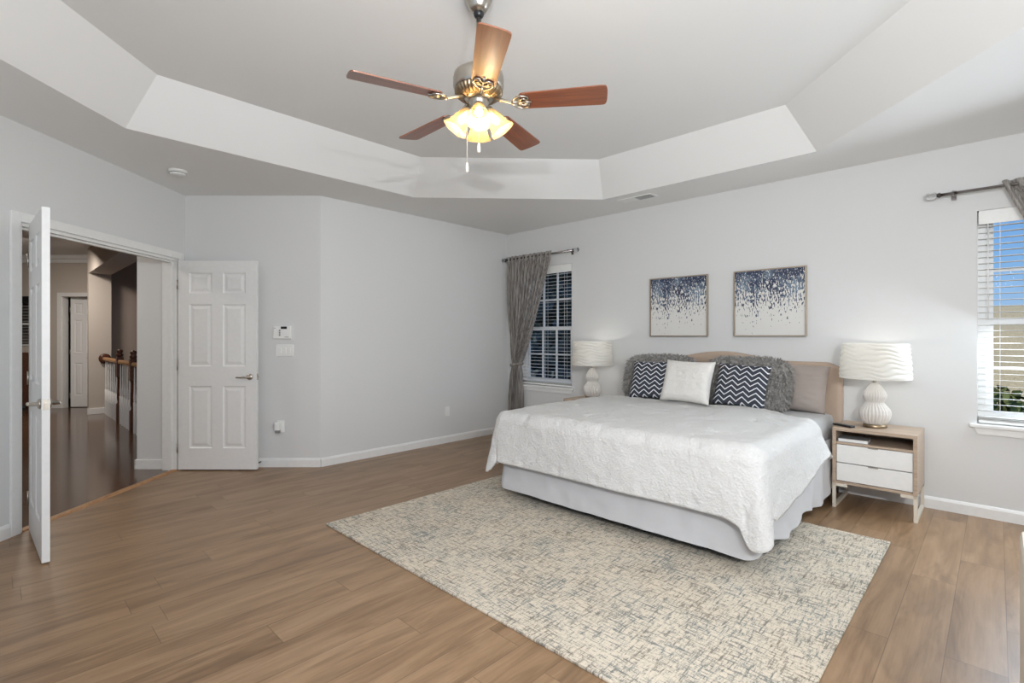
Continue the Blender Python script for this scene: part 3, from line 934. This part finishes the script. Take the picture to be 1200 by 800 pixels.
# back and rim
def hbb(u, v):
    x_ = -hb_w + 2 * hb_w * u; zt = hb_top(x_); return Vector((x_, yb1, .18 + (zt - .18) * v))
V2 = mb.grid(lambda u, v: hbb(1 - u, v), N, 2)
for i in range(N):
    mb._f([V[i][-1], V[i + 1][-1], V2[N - i - 1][-1], V2[N - i][-1]], True)
for q, i in ((0, 0), (N, 1)):
    a = V[q]; b = V2[N - q]
    mb._f(([v_ for v_ in a] + [v_ for v_ in reversed(b)]) if q == N else list(reversed([v_ for v_ in a] + [v_ for v_ in reversed(b)])))
hbo = mb.build('headboard', 'linen', bed, recalc=True)
for tx, tz in tufts:
    mb = MB(); mb.icos((tx, yb0 + .016, tz), .013, 2, (1, .6, 1)); mb.build('button', 'tuft', hbo)
for sx_ in (-.93, .93):
    mb = MB(); mb.box((sx_ - .03, yb0 + .02, 0), (sx_ + .03, yb1 - .02, .20)); mb.build('leg', 'black', bed)

# comforter
TOPZ, RB = .705, .100
a0, b0 = hw - .035, 1.50                   # flat half width, flat length from the head end
YH = 4.40
tacks = [(-1.0 + .333 * q, .25 + .333 * r_) for q in range(7) for r_ in range(6)]
def comf(u, v):
    sn = u * 2 - 1; sg = 1 if sn >= 0 else -1
    ot = .455 + (.125 * sm((sn - .60) / .22) if sg > 0 else 0); t_ = v * (b0 + ot)
    os_ = .42 if sg < 0 else .30 + .15 * sm(t_ / 1.3)
    s_ = sn * (a0 + os_)
    ds, dt = max(abs(s_) - a0, 0), max(t_ - b0, 0)
    rho, phi = math.hypot(ds, dt), (math.atan2(dt, ds) if ds + dt > 0 else 0)
    if ds > 0 and dt > 0:
        phi = math.atan2(dt / ot, ds / os_); m_ = max(ds / os_, dt / ot)
        rho = m_ * (os_ * math.cos(phi) ** 2 + ot * math.sin(phi) ** 2 + (.05 if sg > 0 else .115) * math.sin(2 * phi) ** 2)
    px_, py_ = min(abs(s_), a0), min(t_, b0)
    q = RB * PI / 2
    corner = math.sin(2 * phi) if ds > 0 and dt > 0 else 0
    if dt > 0 and ds <= 0: fl = 4.0
    elif corner > 0:
        e0 = 7.0 if sg > 0 else 3.0
        fl = e0 * math.cos(phi) ** 2 + 4.0 * math.sin(phi) ** 2 + (7 if sg > 0 else 3) * corner
    else: fl = 7 + 17 * (1 - sm(t_ / .9)) if sg > 0 else 3.0
    fl = math.radians(fl)
    if rho < q: o_, dr = RB * math.sin(rho / RB), RB * (1 - math.cos(rho / RB))
    else: o_, dr = RB + (rho - q) * math.sin(fl), RB + (rho - q) * math.cos(fl)
    hang = max(0, (rho - q)) / .4
    if ds > 0 and dt > 0:
        o_ += hang * (.034 * corner * math.cos(4 * (phi - PI / 4)))
        w_ = 0
    else:
        w_ = t_ if ds > 0 else s_
    edge = 1 - corner
    if ds > 0: o_ += hang * .012 * math.sin(t_ * 9 + 1.1 * sg) * (1 if dt <= 0 else edge * .5)
    if dt > 0: o_ += hang * (.008 * math.sin(s_ * 7 + .6) + .010 * noise.noise(Vector((s_ * 2.6, 2, 5)))) * (1 if ds <= 0 else edge)
    x_ = sg * (px_ + o_ * math.cos(phi)) if rho > 0 else s_
    y_ = YH - (py_ + (o_ * math.sin(phi) if rho > 0 else 0))
    z_ = TOPZ - dr
    nv = Vector((s_ * 2.2, t_ * 2.2, 1.7))
    puff = .013 * noise.noise(nv) + .007 * noise.noise(nv * 3.1) + .004 * noise.noise(nv * 8)
    for tx, tt in tacks:
        dd = (s_ - tx) ** 2 + (t_ - tt) ** 2
        if dd < .01: puff -= .010 * math.exp(-dd / .0007)
    k = min(1, rho / q)
    z_ += puff * (1 - k * .75)
    if k > 0:
        x_ += sg * puff * k * .9 * math.cos(phi) * (1 if ds > 0 else 0); y_ -= puff * k * .9 * math.sin(phi)
    # rolled edge at the head end
    if t_ < .10: z_ += .016 * math.sin(PI * t_ / .10) - .03 * (1 - t_ / .10) ** 2
    # the right end of the head edge is pulled toward the foot
    y_ -= (.29 * sm((s_ - .50) / .42) + .03 * math.cos(s_ * 1.4)) * (1 - sm(t_ / 1.15))
    return Vector((BC + x_, y_, z_))
mb = MB(); mb.grid(comf, 230, 160)
bmesh.ops.recalc_face_normals(mb.bm, faces=mb.bm.faces)
co = mb.build('comforter', 'comforter')
if co.data.polygons[len(co.data.polygons) // 2].normal.z < 0: co.data.flip_normals()
sol = co.modifiers.new('solid', 'SOLIDIFY'); sol.thickness = .022; sol.offset = -1
tag(co, 'white crinkled comforter spread over the king bed, corner hanging to the rug', 'comforter')

# ---------------------------------------------------------------- pillows
def pillow_obj(name, w, h_, t, mat, seed, ear=.05, parent=None, crush=0.0, rnd_=0):
    mb = MB()
    n = 44
    def f_(sg):
        def g(u, v):
            a, b = u * 2 - 1, v * 2 - 1
            ax = a * (1 - ear * (1 - b * b) * abs(a) ** 2); bz = b * (1 - ear * (1 - a * a) * abs(b) ** 2)
            if rnd_:
                mxx = max(abs(a), abs(b)); f_ = mxx / max(1e-6, (abs(a) ** rnd_ + abs(b) ** rnd_) ** (1 / rnd_)); ax *= f_; bz *= f_
            prof = (max(0, 1 - a ** 4) ** .55) * (max(0, 1 - b ** 4) ** .55)
            th = t / 2 * prof
            nv = Vector((a * 1.6, b * 1.6, seed + sg))
            th *= 1 + .16 * noise.noise(nv) + .07 * noise.noise(nv * 4) + .05 * noise.noise(Vector((a * 3, b * 9, seed)))
            z_ = bz * h_ / 2 - crush * h_ * (1 - abs(a)) * max(0, b) * .18
            return Vector((ax * w / 2, -sg * th, z_ + h_ / 2))
        return g
    mb.grid(f_(1), n, n); mb.grid(f_(-1), n, n)
    o = mb.build(name, mat, recalc=True, merge=1e-5)
    return o
def place(o, x_, y_, z_, lean, yaw=0, roll=0):
    o.rotation_euler = (-lean, roll, yaw); o.location = (x_, y_, z_)
    return o
def shag_pillow(w, h_, t, seed):
    o = pillow_obj('shag_pillow', w, h_, t, 'shag', seed, .01, rnd_=5)
    me = o.data; bm = bmesh.new(); bm.from_mesh(me)
    faces = list(bm.faces); rnd = random.Random(seed)
    ctr = Vector((0, 0, h_ / 2))
    wts = [f.calc_area() for f in faces]
    for f in rnd.choices(faces, wts, k=9000):
        p = f.calc_center_median() + Vector((rnd.uniform(-1, 1) * w / 90, 0, rnd.uniform(-1, 1) * h_ / 90))
        nn = f.normal.copy()
        if nn.length < .5: nn = (p - ctr).normalized()
        d_ = (nn * .6 + Vector((rnd.uniform(-.8, .8), rnd.uniform(-.3, .1), rnd.uniform(-.9, .35)))).normalized()
        s_ = d_.cross(Vector((rnd.uniform(-1, 1), rnd.uniform(-1, 1), rnd.uniform(-1, 1)))).normalized() * rnd.uniform(.004, .008)
        L = rnd.uniform(.022, .052)
        a = bm.verts.new(p - s_); b = bm.verts.new(p + s_); c = bm.verts.new(p + d_ * L * .6 + s_ * .8); c2 = bm.verts.new(p + d_ * L * .6 - s_ * .8)
        e_ = bm.verts.new(p + d_ * L + Vector((0, 0, -L * .35)))
        bm.faces.new((a, b, c, c2)); bm.faces.new((c2, c, e_))
    bm.to_mesh(me); bm.free()
    return o
ZB = .672
o = shag_pillow(.72, .45, .20, 3); place(o, -2.415, 4.575, ZB, math.radians(17), math.radians(3))
tag(o, 'grey shaggy pillow at the left end of the headboard behind the left chevron cushion', 'pillow', 'grey shaggy pillows')
o = shag_pillow(.72, .45, .20, 11); place(o, -1.600, 4.575, ZB, math.radians(17), math.radians(-3))
tag(o, 'grey shaggy pillow behind the right chevron cushion and the white one', 'pillow', 'grey shaggy pillows')
o = pillow_obj('sham_pillow', .66, .40, .16, 'sham', 5, .04); place(o, -1.335, 4.728, ZB, math.radians(14), math.radians(-2), math.radians(2))
tag(o, 'plain taupe pillow against the headboard beside the right nightstand', 'pillow')
ch1 = pillow_obj('chevron_cushion', .43, .37, .13, 'chevron', 21, .06); place(ch1, -2.345, 4.315, ZB + .042, math.radians(21), math.radians(5), math.radians(-1))
tag(ch1, 'navy chevron cushion left of the white cushion', 'cushion', 'navy chevron cushions')
ch2 = ch1.copy(); C.objects.link(ch2); place(ch2, -1.555, 4.315, ZB + .042, math.radians(21), math.radians(-3), math.radians(2))
tag(ch2, 'navy chevron cushion right of the white cushion', 'cushion', 'navy chevron cushions')
o = pillow_obj('woven_cushion', .46, .39, .15, 'white_woven', 31, .07); place(o, -1.985, 4.235, ZB + .042, math.radians(20), math.radians(-2), math.radians(1))
tag(o, 'white woven cushion between the two chevron cushions', 'cushion')

# ---------------------------------------------------------------- nightstands
def make_nightstand(loc, label):
    r = thing('nightstand', label, 'nightstand', loc, 0, 'nightstands')
    w, d_, zt, zb, t = .508, .455, .605, .185, .024       # origin: front left foot
    mb = MB(); mb.box((0, 0, zt - t), (w, d_, zt), bev=.002); mb.build('top_panel', 'stand_wood', r)
    for x_ in (0, w - t):
        mb = MB(); mb.box((x_, .0, zb), (x_ + t, d_, zt - t), bev=.0015); mb.build('side_panel', 'stand_wood', r)
    mb = MB(); mb.box((t, .0, zb), (w - t, d_, zb + t * .75)); mb.build('bottom_panel', 'stand_wood', r)
    mb = MB(); mb.box((t, .004, .484), (w - t, d_ - .01, .500)); mb.build('shelf', 'stand_wood', r)
    mb = MB(); mb.box((t, d_ - .012, zb + t), (w - t, d_ - .002, zt - t)); mb.build('back_panel', 'stand_wood', r)
    for za, zz in ((.2075, .3395), (.3465, .4790)):
        mb = MB(); mb.box((t + .003, .006, za), (w - t - .003, d_ - .02, zz), bev=.0015); dr = mb.build('drawer', 'white', r)
        mb = MB(); mb.box((w / 2 - .03, .001, zz - .006), (w / 2 + .03, .0065, zz + .001)); mb.build('handle', 'nickel', dr)
    for x_ in (.0, w - .022):
        mb = MB()
        s_ = 1 if x_ == 0 else -1; xo = x_ if x_ == 0 else x_ + .022
        mb.box((x_, .0, 0), (x_ + .022, .022, zb)); mb.box((x_, d_ - .022, 0), (x_ + .022, d_, zb))
        mb.box((x_, .022, 0), (x_ + .022, d_ - .022, .022))
        mb.box((xo, 0, zb - .022), (xo + s_ * .095, .022, zb)); mb.box((xo, d_ - .022, zb - .022), (xo + s_ * .095, d_, zb))
        mb.build('leg', 'cream', r)
    return r
ns = make_nightstand((-.905, 4.470, 0), 'light oak nightstand with two white drawers right of the bed')
ns2 = copy_tree(ns); ns2.location = (-3.500, 4.470, 0)
ns2['label'] = 'light oak nightstand under the corner window lamp, mostly hidden by the bed'

# ---------------------------------------------------------------- table lamps
def make_lamp(loc, label):
    r = thing('table_lamp', label, 'lamp', loc, 0, 'table lamps')
    mb = MB(); mb.lathe([(0, 0), (.074, 0), (.076, .006), (.076, .022), (.070, .027), (0, .027)], 32, cap=False); mb.build('base', 'brass', r, recalc=True)
    prof0 = [(.066, .027), (.080, .045), (.094, .075), (.099, .105), (.094, .135), (.078, .160), (.062, .178), (.055, .190),
             (.060, .203), (.070, .222), (.073, .242), (.068, .265), (.054, .292), (.040, .314), (.030, .330), (.024, .342), (.0, .342)]
    prof = []
    for (r0, z0), (r1, z1) in zip(prof0, prof0[1:]):
        for k in range(4): prof.append((r0 + (r1 - r0) * k / 4, z0 + (z1 - z0) * k / 4))
    prof.append(prof0[-1])
    def rib(th, i):
        z_ = prof[i][1]; w_ = .35 * math.sin(z_ * 42)
        return 1 + .12 * (abs(math.sin(th * 13 + w_)) - .6) * (1 if z_ < .32 else .2)
    mb = MB(); mb.lathe(prof, 208, None, rib, cap=False); mb.build('body', 'ceramic', r, recalc=True)
    mb = MB(); mb.lathe([(0, .342), (.014, .342), (.014, .352), (.010, .356), (.010, .385), (.016, .387), (.016, .43), (0, .43)], 16, cap=False); mb.build('socket', 'nickel', r, recalc=True)
    zs0, zs1, r0, r1 = .372, .638, .228, .208
    def sh(u, v):
        th = 2 * PI * u; z_ = zs0 + (zs1 - zs0) * v; rr = r0 + (r1 - r0) * v
        ph = v * 7.5 + .30 * math.sin(th * 5 + v * 7) + .16 * math.sin(th * 9 + 2 * v)
        rr += .011 * (abs(math.sin(PI * ph)) ** .7 - .5) * min(1, v * 20, (1 - v) * 20)
        return Vector((rr * math.cos(th), rr * math.sin(th), z_))
    mb = MB(); mb.grid(sh, 160, 70, True, True); s_ = mb.build('lamp_shade', 'lampshade', r)
    mb = MB()
    for k in range(3):
        th = k * 2 * PI / 3; mb.tube([(.012 * math.cos(th), .012 * math.sin(th), .600), (r1 * math.cos(th), r1 * math.sin(th), .620)], .002, 6)
    mb.tube([(0, 0, .43), (.045, 0, .47), (.05, 0, .53), (.012, 0, .600), (0, 0, .61)], .002, 6)
    mb.build('shade_spider', 'nickel', r)
    mb = MB(); mb.icos((0, 0, .475), .030, 3, (1, 1, 1.25)); mb.build('bulb', 'bulb_cool', r)
    return r
LAMP_L, LAMP_R = (-3.265, 4.695, .605), (-.672, 4.695, .605)
l1 = make_lamp(LAMP_R, 'white gourd table lamp with pleated shade on the right nightstand')
l2 = copy_tree(l1); l2.location = LAMP_L; l2['label'] = 'white gourd table lamp with pleated shade beside the corner window'
for nm, p in (('lamp_light_right', LAMP_R), ('lamp_light_left', LAMP_L)):
    point(nm, (p[0], p[1], p[2] + .575), 1.5, (1, .95, .88), .03)

# things on and in the right nightstand
mb = MB(); mb.box((-.024, -.075, 0), (.024, .075, .016), bev=.006)
rm = mb.build('remote_control', 'black', loc=(-.850, 4.565, .6055)); rm.rotation_euler = (0, 0, math.radians(62))
mb = MB()
for i in range(8): mb.box((-.012 + (i % 2) * .014, -.05 + (i // 2) * .026, .0155), (-.002 + (i % 2) * .014, -.038 + (i // 2) * .026, .0175))
mb.build('buttons', 'grey', rm)
tag(rm, 'black remote control on the left front of the right nightstand', 'remote control')
bk = thing('book', 'thick dark covered book lying in the right nightstand shelf', 'book', (-.775, 4.560, .5002), math.radians(2))
mb = MB(); mb.box((-.095, -.075, .003), (.088, .070, .024)); mb.build('pages', 'paper', bk)
mb = MB(); mb.box((-.097, -.078, 0), (.092, .074, .003)); mb.box((-.097, -.078, .024), (.092, .074, .027)); mb.box((-.100, -.078, 0), (-.097, .074, .027)); mb.build('cover', 'grey', bk)

# ---------------------------------------------------------------- pictures
def make_picture(x0, x1, label):
    w = x1 - x0; h_ = .617
    r = thing('framed_art', label, 'picture', (x0, D, 1.298), 0, 'pair of framed drip paintings')
    mb = MB(); f = .011
    mb.box((0, -.034, 0), (w, -.001, f), bev=.001); mb.box((0, -.034, h_ - f), (w, -.001, h_), bev=.001)
    mb.box((0, -.034, f), (f, -.001, h_ - f), bev=.001); mb.box((w - f, -.034, f), (w, -.001, h_ - f), bev=.001)
    mb.build('frame', 'frame', r)
    mb = MB(); mb.box((.002, -.026, .0), (w - 2 * f - .002, -.004, h_ - 2 * f)); mb.build('canvas', 'art', r, loc=(f, 0, f))
    return r
make_picture(-2.680, -2.055, 'framed navy drip painting above the bed, nearer the corner window')
make_picture(-1.804, -1.190, 'framed navy drip painting above the bed, nearer the right nightstand')

# ---------------------------------------------------------------- small wall and ceiling fittings
UF = Vector((-1, 1, 0)).normalized()
KG = (K - G).normalized()                                # view right along the switch wall
angK = math.atan2(KG.y, KG.x)
def on_corner(l): 
    p = G + KG * (l - LW); return (p.x, p.y)
def wallthing(name, label, cat, l, z): 
    x_, y_ = on_corner(l); return thing(name, label, cat, (x_, y_, z), angK)
t = wallthing('alarm_keypad', 'white alarm keypad with dark display above the light switches', 'keypad', -2.262, 1.275)
mb = MB(); mb.box((-.088, -.026, 0), (.088, 0, .128), bev=.005); mb.build('body', 'white', t)
mb = MB(); mb.box((-.012, -.0275, .098), (.048, -.026, .122)); mb.build('display', 'black', t)
mb = MB()
for i in range(3): mb.box((-.030, -.0285, .030 + i * .022), (-.016, -.026, .046 + i * .022), bev=.001)
mb.build('keys', 'grey', t)
mb = MB(); mb.box((.026, -.0275, .014), (.066, -.026, .020)); mb.build('stripe', 'grey', t)
mb = MB(); mb.box((-.080, -.0275, .104), (-.062, -.026, .108)); mb.build('indicator', 'grey', t)
t = wallthing('switch_plate', 'white triple light switch plate below the alarm keypad', 'light switch', -2.245, 1.100)
mb = MB(); mb.box((-.088, -.007, 0), (.088, 0, .118), bev=.003); mb.build('plate', 'white', t)
for q in (-.047, 0, .047):
    mb = MB(); mb.box((q - .016, -.011, .028), (q + .016, -.006, .090), bev=.002); mb.build('rocker', 'white', t)
t = wallthing('wall_outlet', 'white wall outlet on the switch wall near the baseboard', 'outlet', -2.285, .345)
mb = MB(); mb.box((-.036, -.006, 0), (.036, 0, .118), bev=.003); mb.build('plate', 'white', t)
mb = MB(); mb.box((-.016, -.009, .014), (.016, -.006, .050), bev=.002); mb.box((-.016, -.009, .068), (.016, -.006, .104), bev=.002); mb.build('receptacle', 'white', t)
t = wallthing('plug_in_device', 'small white plug in device with dark vents in the switch wall outlet', 'air freshener', -2.300, .340)
mb = MB(); mb.box((-.026, -.060, .030), (.024, -.0095, .115), bev=.010); mb.build('body', 'white', t)
mb = MB(); mb.box((-.020, -.056, .004), (.020, -.016, .031), bev=.006); mb.build('bottle', 'grey', t)
t = wallthing('door_stop', 'dark spring door stop on the switch wall baseboard', 'door stop', -2.475, .055)
mb = MB(); mb.tube([(0, -.017, 0), (0, -.085, 0)], .006, 8); mb.build('spring', 'darkmetal', t)
mb = MB(); mb.tube([(0, -.085, 0), (0, -.10, 0)], .010, 10); mb.build('tip', 'black', t)
t = thing('wall_outlet', 'white wall outlet low on the long left wall near the corner curtain', 'outlet', (XL, 3.89, .325), -PI / 2 + PI)
mb = MB(); mb.box((-.036, -.006, 0), (.036, 0, .118), bev=.003); mb.build('plate', 'white', t)
mb = MB(); mb.box((-.016, -.009, .014), (.016, -.006, .050), bev=.002); mb.box((-.016, -.009, .068), (.016, -.006, .104), bev=.002); mb.build('receptacle', 'white', t)
t = thing('smoke_detector', 'round white smoke detector on the lower ceiling near the doors', 'smoke detector', (-4.985, 1.10, H))
mb = MB(); mb.lathe([(0, 0), (.072, 0), (.072, -.012), (.060, -.014), (.060, -.030), (.050, -.038), (0, -.040)], 32, cap=False); mb.build('body', 'white', t, recalc=True)
mb = MB(); mb.lathe([(.0595, -.017), (.0605, -.019), (.0605, -.025), (.0595, -.027)], 32, cap=False); mb.build('vent_slots', 'grey', t)
t = thing('ceiling_vent', 'white ceiling register with dark slots near the bed wall', 'vent', (-2.62, 4.56, H))
mb = MB(); mb.box((-.19, -.075, -.006), (.19, .075, 0), bev=.002); mb.build('frame', 'white', t)
mb = MB(); mb.box((0.0, -.055, -.0075), (.165, .055, -.006)); mb.build('opening', 'black', t)  # black plate standing in for the shade inside the slots
mb = MB()
for i in range(6): mb.box((-.165, -.048 + i * .019, -.0092), (.165, -.044 + i * .019, -.0080), Matrix.Rotation(0, 4, 'X'))
mb.build('louvers', 'white', t)

# ---------------------------------------------------------------- ceiling fan
FP = W(2.505, -.1566)
fan = thing('ceiling_fan', 'brushed nickel ceiling fan with five walnut blades and lit glass shades', 'ceiling fan', (FP.x, FP.y, 0))
zb_ = 2.452
mb = MB(); mb.lathe([(0, ZT), (.066, ZT), (.072, ZT - .012), (.066, ZT - .035), (.046, ZT - .075), (.030, ZT - .095), (0, ZT - .095)], 32, cap=False); mb.build('canopy', 'nickel', fan, recalc=True)
mb = MB(); mb.icos((0, 0, ZT - .100), .026, 3); mb.build('hanger_ball', 'black', fan)
mb = MB(); mb.tube([(0, 0, ZT - .10), (0, 0, 2.60)], .013, 14); mb.build('downrod', 'nickel', fan)
mb = MB()
mb.lathe([(0, 2.635), (.030, 2.635), (.036, 2.622), (.10, 2.612), (.122, 2.595), (.126, 2.575), (.126, 2.535), (.120, 2.520), (.112, 2.514),
          (.085, 2.490), (.066, 2.468), (.0, 2.468)], 40, cap=False); mh = mb.build('motor_housing', 'nickel', fan, recalc=True)
mb = MB()
mb.lathe([(.119, 2.516), (.117, 2.506), (.108, 2.492), (.092, 2.480), (.074, 2.472)], 180, None,
         lambda t_, k: 1 + (.030 if 0 < k < 4 else .006) * (1 if math.sin(36 * t_) > 0 else -1), cap=False)
mb.build('vent_ring', 'brass', mh)
mb = MB(); mb.lathe([(0, 2.472), (.050, 2.470), (.052, 2.460), (.046, 2.450), (.044, 2.410), (.040, 2.400), (.020, 2.392), (.0, 2.390)], 32, cap=False); mb.build('switch_housing', 'nickel', fan, recalc=True)
def blade_mesh():
    mb = MB(); w0, w1, r0, r1 = .056, .068, .195, .630
    out = []
    n = 10
    for i in range(n + 1):
        th = PI / 2 + PI * i / n; out.append((r0 + .028 + .028 * math.cos(th), w0 * math.sin(th)))
    for i in range(n + 1):
        th = -PI / 2 + PI * i / n
        out.append((r1 - .030 + .030 * math.copysign(abs(math.cos(th)) ** .5, math.cos(th)), w1 * math.copysign(abs(math.sin(th)) ** .55, math.sin(th))))
    mb.prism(out, -.003, .003)
    return mb
for i in range(5):
    R_ = math.radians(44.0925) - .154 + i * 2 * PI / 5
    ori = Matrix.Rotation(R_, 4, 'Z') @ Matrix.Translation((0, 0, zb_)) @ Matrix.Rotation(math.radians(-12), 4, 'X')
    o = blade_mesh().build('blade', 'blade', fan, recalc=True)
    o.matrix_local = ori
    mb = MB()
    mb.tube([(.075, 0, .022), (.12, 0, .010), (.165, 0, -.004), (.20, 0, -.007)], [.010, .009, .008, .007], 8)
    # scrolled plate under the blade root
    for s_ in (-1, 1):
        mb.tube([(.165, 0, -.007), (.185, s_ * .030, -.008), (.215, s_ * .046, -.008), (.245, s_ * .038, -.008), (.250, s_ * .018, -.008), (.230, s_ * .006, -.008)], .0050, 8)
        mb.tube([(.200, s_ * .004, -.008), (.222, s_ * .024, -.008), (.240, s_ * .020, -.008)], .0045, 8)
    mb.tube([(.195, 0, -.007), (.262, 0, -.008)], .006, 8)
    mb.box((.19, -.045, -.0065), (.21, .045, -.003))
    mb.build('blade_iron', 'nickel', o)
# light kit: four bell shades
lk = []
for i in range(4):
    th = YAW - PI / 2 + math.radians(4) + i * PI / 2          # first one faces the camera
    dirx = Vector((math.cos(th), math.sin(th), 0))
    mb = MB(); mb.tube([dirx * .030 + Vector((0, 0, 2.425)), dirx * .044 + Vector((0, 0, 2.428)), dirx * .050 + Vector((0, 0, 2.418))], .011, 10)
    arm = mb.build('light_arm', 'nickel', fan)
    tilt = math.radians(35)
    ax = (dirx * math.sin(tilt) + Vector((0, 0, -math.cos(tilt)))).normalized()
    q = ax.to_track_quat('Z', 'Y').to_matrix().to_4x4()
    org = dirx * .047 + Vector((0, 0, 2.425))
    mt = Matrix.Translation(org) @ q
    mb = MB(); mb.lathe([(0, -.004), (.022, -.004), (.024, .018), (.018, .022), (0, .022)], 20, mt, cap=False); mb.build('fitter', 'nickel', fan, recalc=True)
    prof = [(.024, .008), (.027, .020), (.033, .038), (.040, .060), (.045, .084), (.051, .104), (.060, .120), (.064, .126)]
    def rib(t_, k): 
        f_ = max(0, (k - 3) / 4); return 1 + .035 * f_ * math.sin(6 * t_) + .012 * math.sin(24 * t_) * min(1, k / 3)
    mb = MB(); mb.lathe(prof, 72, mt, rib, cap=False); s_ = mb.build('glass_shade', 'frosted', fan)
    mb = MB(); mb.lathe([(.0, .022), (.010, .024), (.012, .036), (.020, .056), (.021, .066), (.014, .080), (.0, .086)], 16, mt, cap=False); mb.build('bulb', 'bulb', s_, recalc=True)
    p = mt @ Vector((0, 0, .104)) + FP
    point('fan_bulb_light', p, 3.2, (1, .82, .60), .02)
for (dx, dy, zl, nm) in ((-.055, -.035, 2.10, 0), (.004, -.052, 2.19, 1)):
    v_ = W(dy, dx)
    mb = MB(); mb.tube([(v_.x, v_.y, 2.400), (v_.x, v_.y, zl + .04)], .0012, 6); ch = mb.build('pull_chain', 'cream', fan)
    mb = MB(); mb.lathe([(0, zl + .048), (.004, zl + .046), (.0085, zl + .024), (.0085, zl + .006), (.005, zl), (0, zl)], 12, Matrix.Translation((v_.x, v_.y, 0)), cap=False); mb.build('fob', 'cream', ch, recalc=True)

# ---------------------------------------------------------------- dresser at the right edge of the picture
t = thing('dresser', 'cream painted dresser just entering at the lower right edge', 'dresser', (.046, 1.62, 0))
mb = MB(); mb.box((0, 0, .05), (.86, .43, .742), bev=.018); mb.build('body', 'cream', t)
for i in range(3):
    for j in range(2):
        mb = MB(); mb.box((.03 + j * .40, -.012, .09 + i * .21), (.42 + j * .40, .004, .28 + i * .21), bev=.004); dr = mb.build('drawer', 'cream', t)
        mb = MB(); mb.icos((.225 + j * .40, -.024, .185 + i * .21), .013, 2); mb.build('knob', 'nickel', dr)
for lx in (.05, .78):
    for ly in (.05, .35):
        mb = MB(); mb.box((lx - .02, ly - .02, 0), (lx + .03, ly + .03, .052)); mb.build('leg', 'cream', t)

# ---------------------------------------------------------------- windows behind and beside the camera (the daylight's openings)
for nm, p0, p1, op in (('window_4', E, Cc, (.5, 3.1, .85, 2.25)), ('window_5', Cc, B, (1.3, 2.8, .90, 2.25))):
    d_ = (p1 - p0).normalized(); n_ = Vector((d_.y, -d_.x, 0))
    mt = Matrix(((d_.x, n_.x, 0, p0.x), (d_.y, n_.y, 0, p0.y), (0, 0, 1, 0), (0, 0, 0, 1)))
    mb = MB(); a, b, c, e_ = op
    mb.box((a, .06, c), (a + .04, .12, e_), mt); mb.box((b - .04, .06, c), (b, .12, e_), mt); mb.box((a, .06, c), (b, .12, c + .04), mt); mb.box((a, .06, e_ - .04), (b, .12, e_), mt)
    mb.box(((a + b) / 2 - .02, .06, c), ((a + b) / 2 + .02, .12, e_), mt)
    struct(mb.build(nm, 'trim'))

# ---------------------------------------------------------------- outdoors
def fieldf(u, v):
    x_ = -70 + 170 * u; y_ = 5.6 + 95 * v
    z_ = -3.0 + 8.6 * max(0, min(1, (y_ - 20) / 75)) ** .8 + .3 * noise.noise(Vector((x_ * .1, y_ * .1, 0)))
    return Vector((x_, y_, z_))
mb = MB(); mb.grid(fieldf, 60, 40); o = mb.build('ground', 'field'); struct(o)
def plant(name, loc, label, cat, mat, blobs, n, size, trunk, seed, group):
    r = thing(name, label, cat, loc, 0, group)
    mb = MB(); mb.tube([(0, 0, -.05), (.03, .02, trunk * .5), (0, 0, trunk)], [.10, .07, .03], 8); mb.build('trunk', 'bark', r)
    rnd = random.Random(seed); mb = MB()
    for (cx_, cy_, cz_, rr, rz_) in blobs:
        for _ in range(n):
            v_ = Vector((rnd.gauss(0, 1), rnd.gauss(0, 1), rnd.gauss(0, 1))).normalized() * rnd.uniform(.55, 1.0)
            p = Vector((cx_ + v_.x * rr, cy_ + v_.y * rr, cz_ + v_.z * rz_))
            a = Vector((rnd.uniform(-1, 1), rnd.uniform(-1, 1), rnd.uniform(-1, 1))).normalized() * size
            b = a.cross(Vector((rnd.uniform(-1, 1), rnd.uniform(-1, 1), rnd.uniform(-1, 1)))).normalized() * size * .6
            mb._f([mb.bm.verts.new(p - a), mb.bm.verts.new(p + b), mb.bm.verts.new(p + a), mb.bm.verts.new(p - b)])
    mb.build('foliage', mat, r)
    return r
plant('shrub', (-.15, 11.2, -3.0), 'leafy green shrub seen low through the window at the right edge', 'shrub', 'leaf',
      [(0, 0, 2.6, .80, .95), (.35, .1, 1.9, .8, .9), (-.4, -.1, 1.6, .8, .9), (1.1, .2, 2.5, .85, .9), (2.2, .1, 2.45, .9, 1.0), (1.6, 0, 1.6, 1.0, 1.0)], 2600, .085, 2.4, 40, None)
plant('evergreen_tree', (-8.8, 10.6, -3.0), 'tall dark evergreen tree seen through the corner window blind', 'tree', 'conifer',
      [(0, 0, z_, (2.1 - .15 * k) * 1.15, .8) for k, z_ in enumerate((1.2, 2.2, 3.2, 4.2, 5.2, 6.2, 7.0))], 4200, .16, 7.6, 60, None)
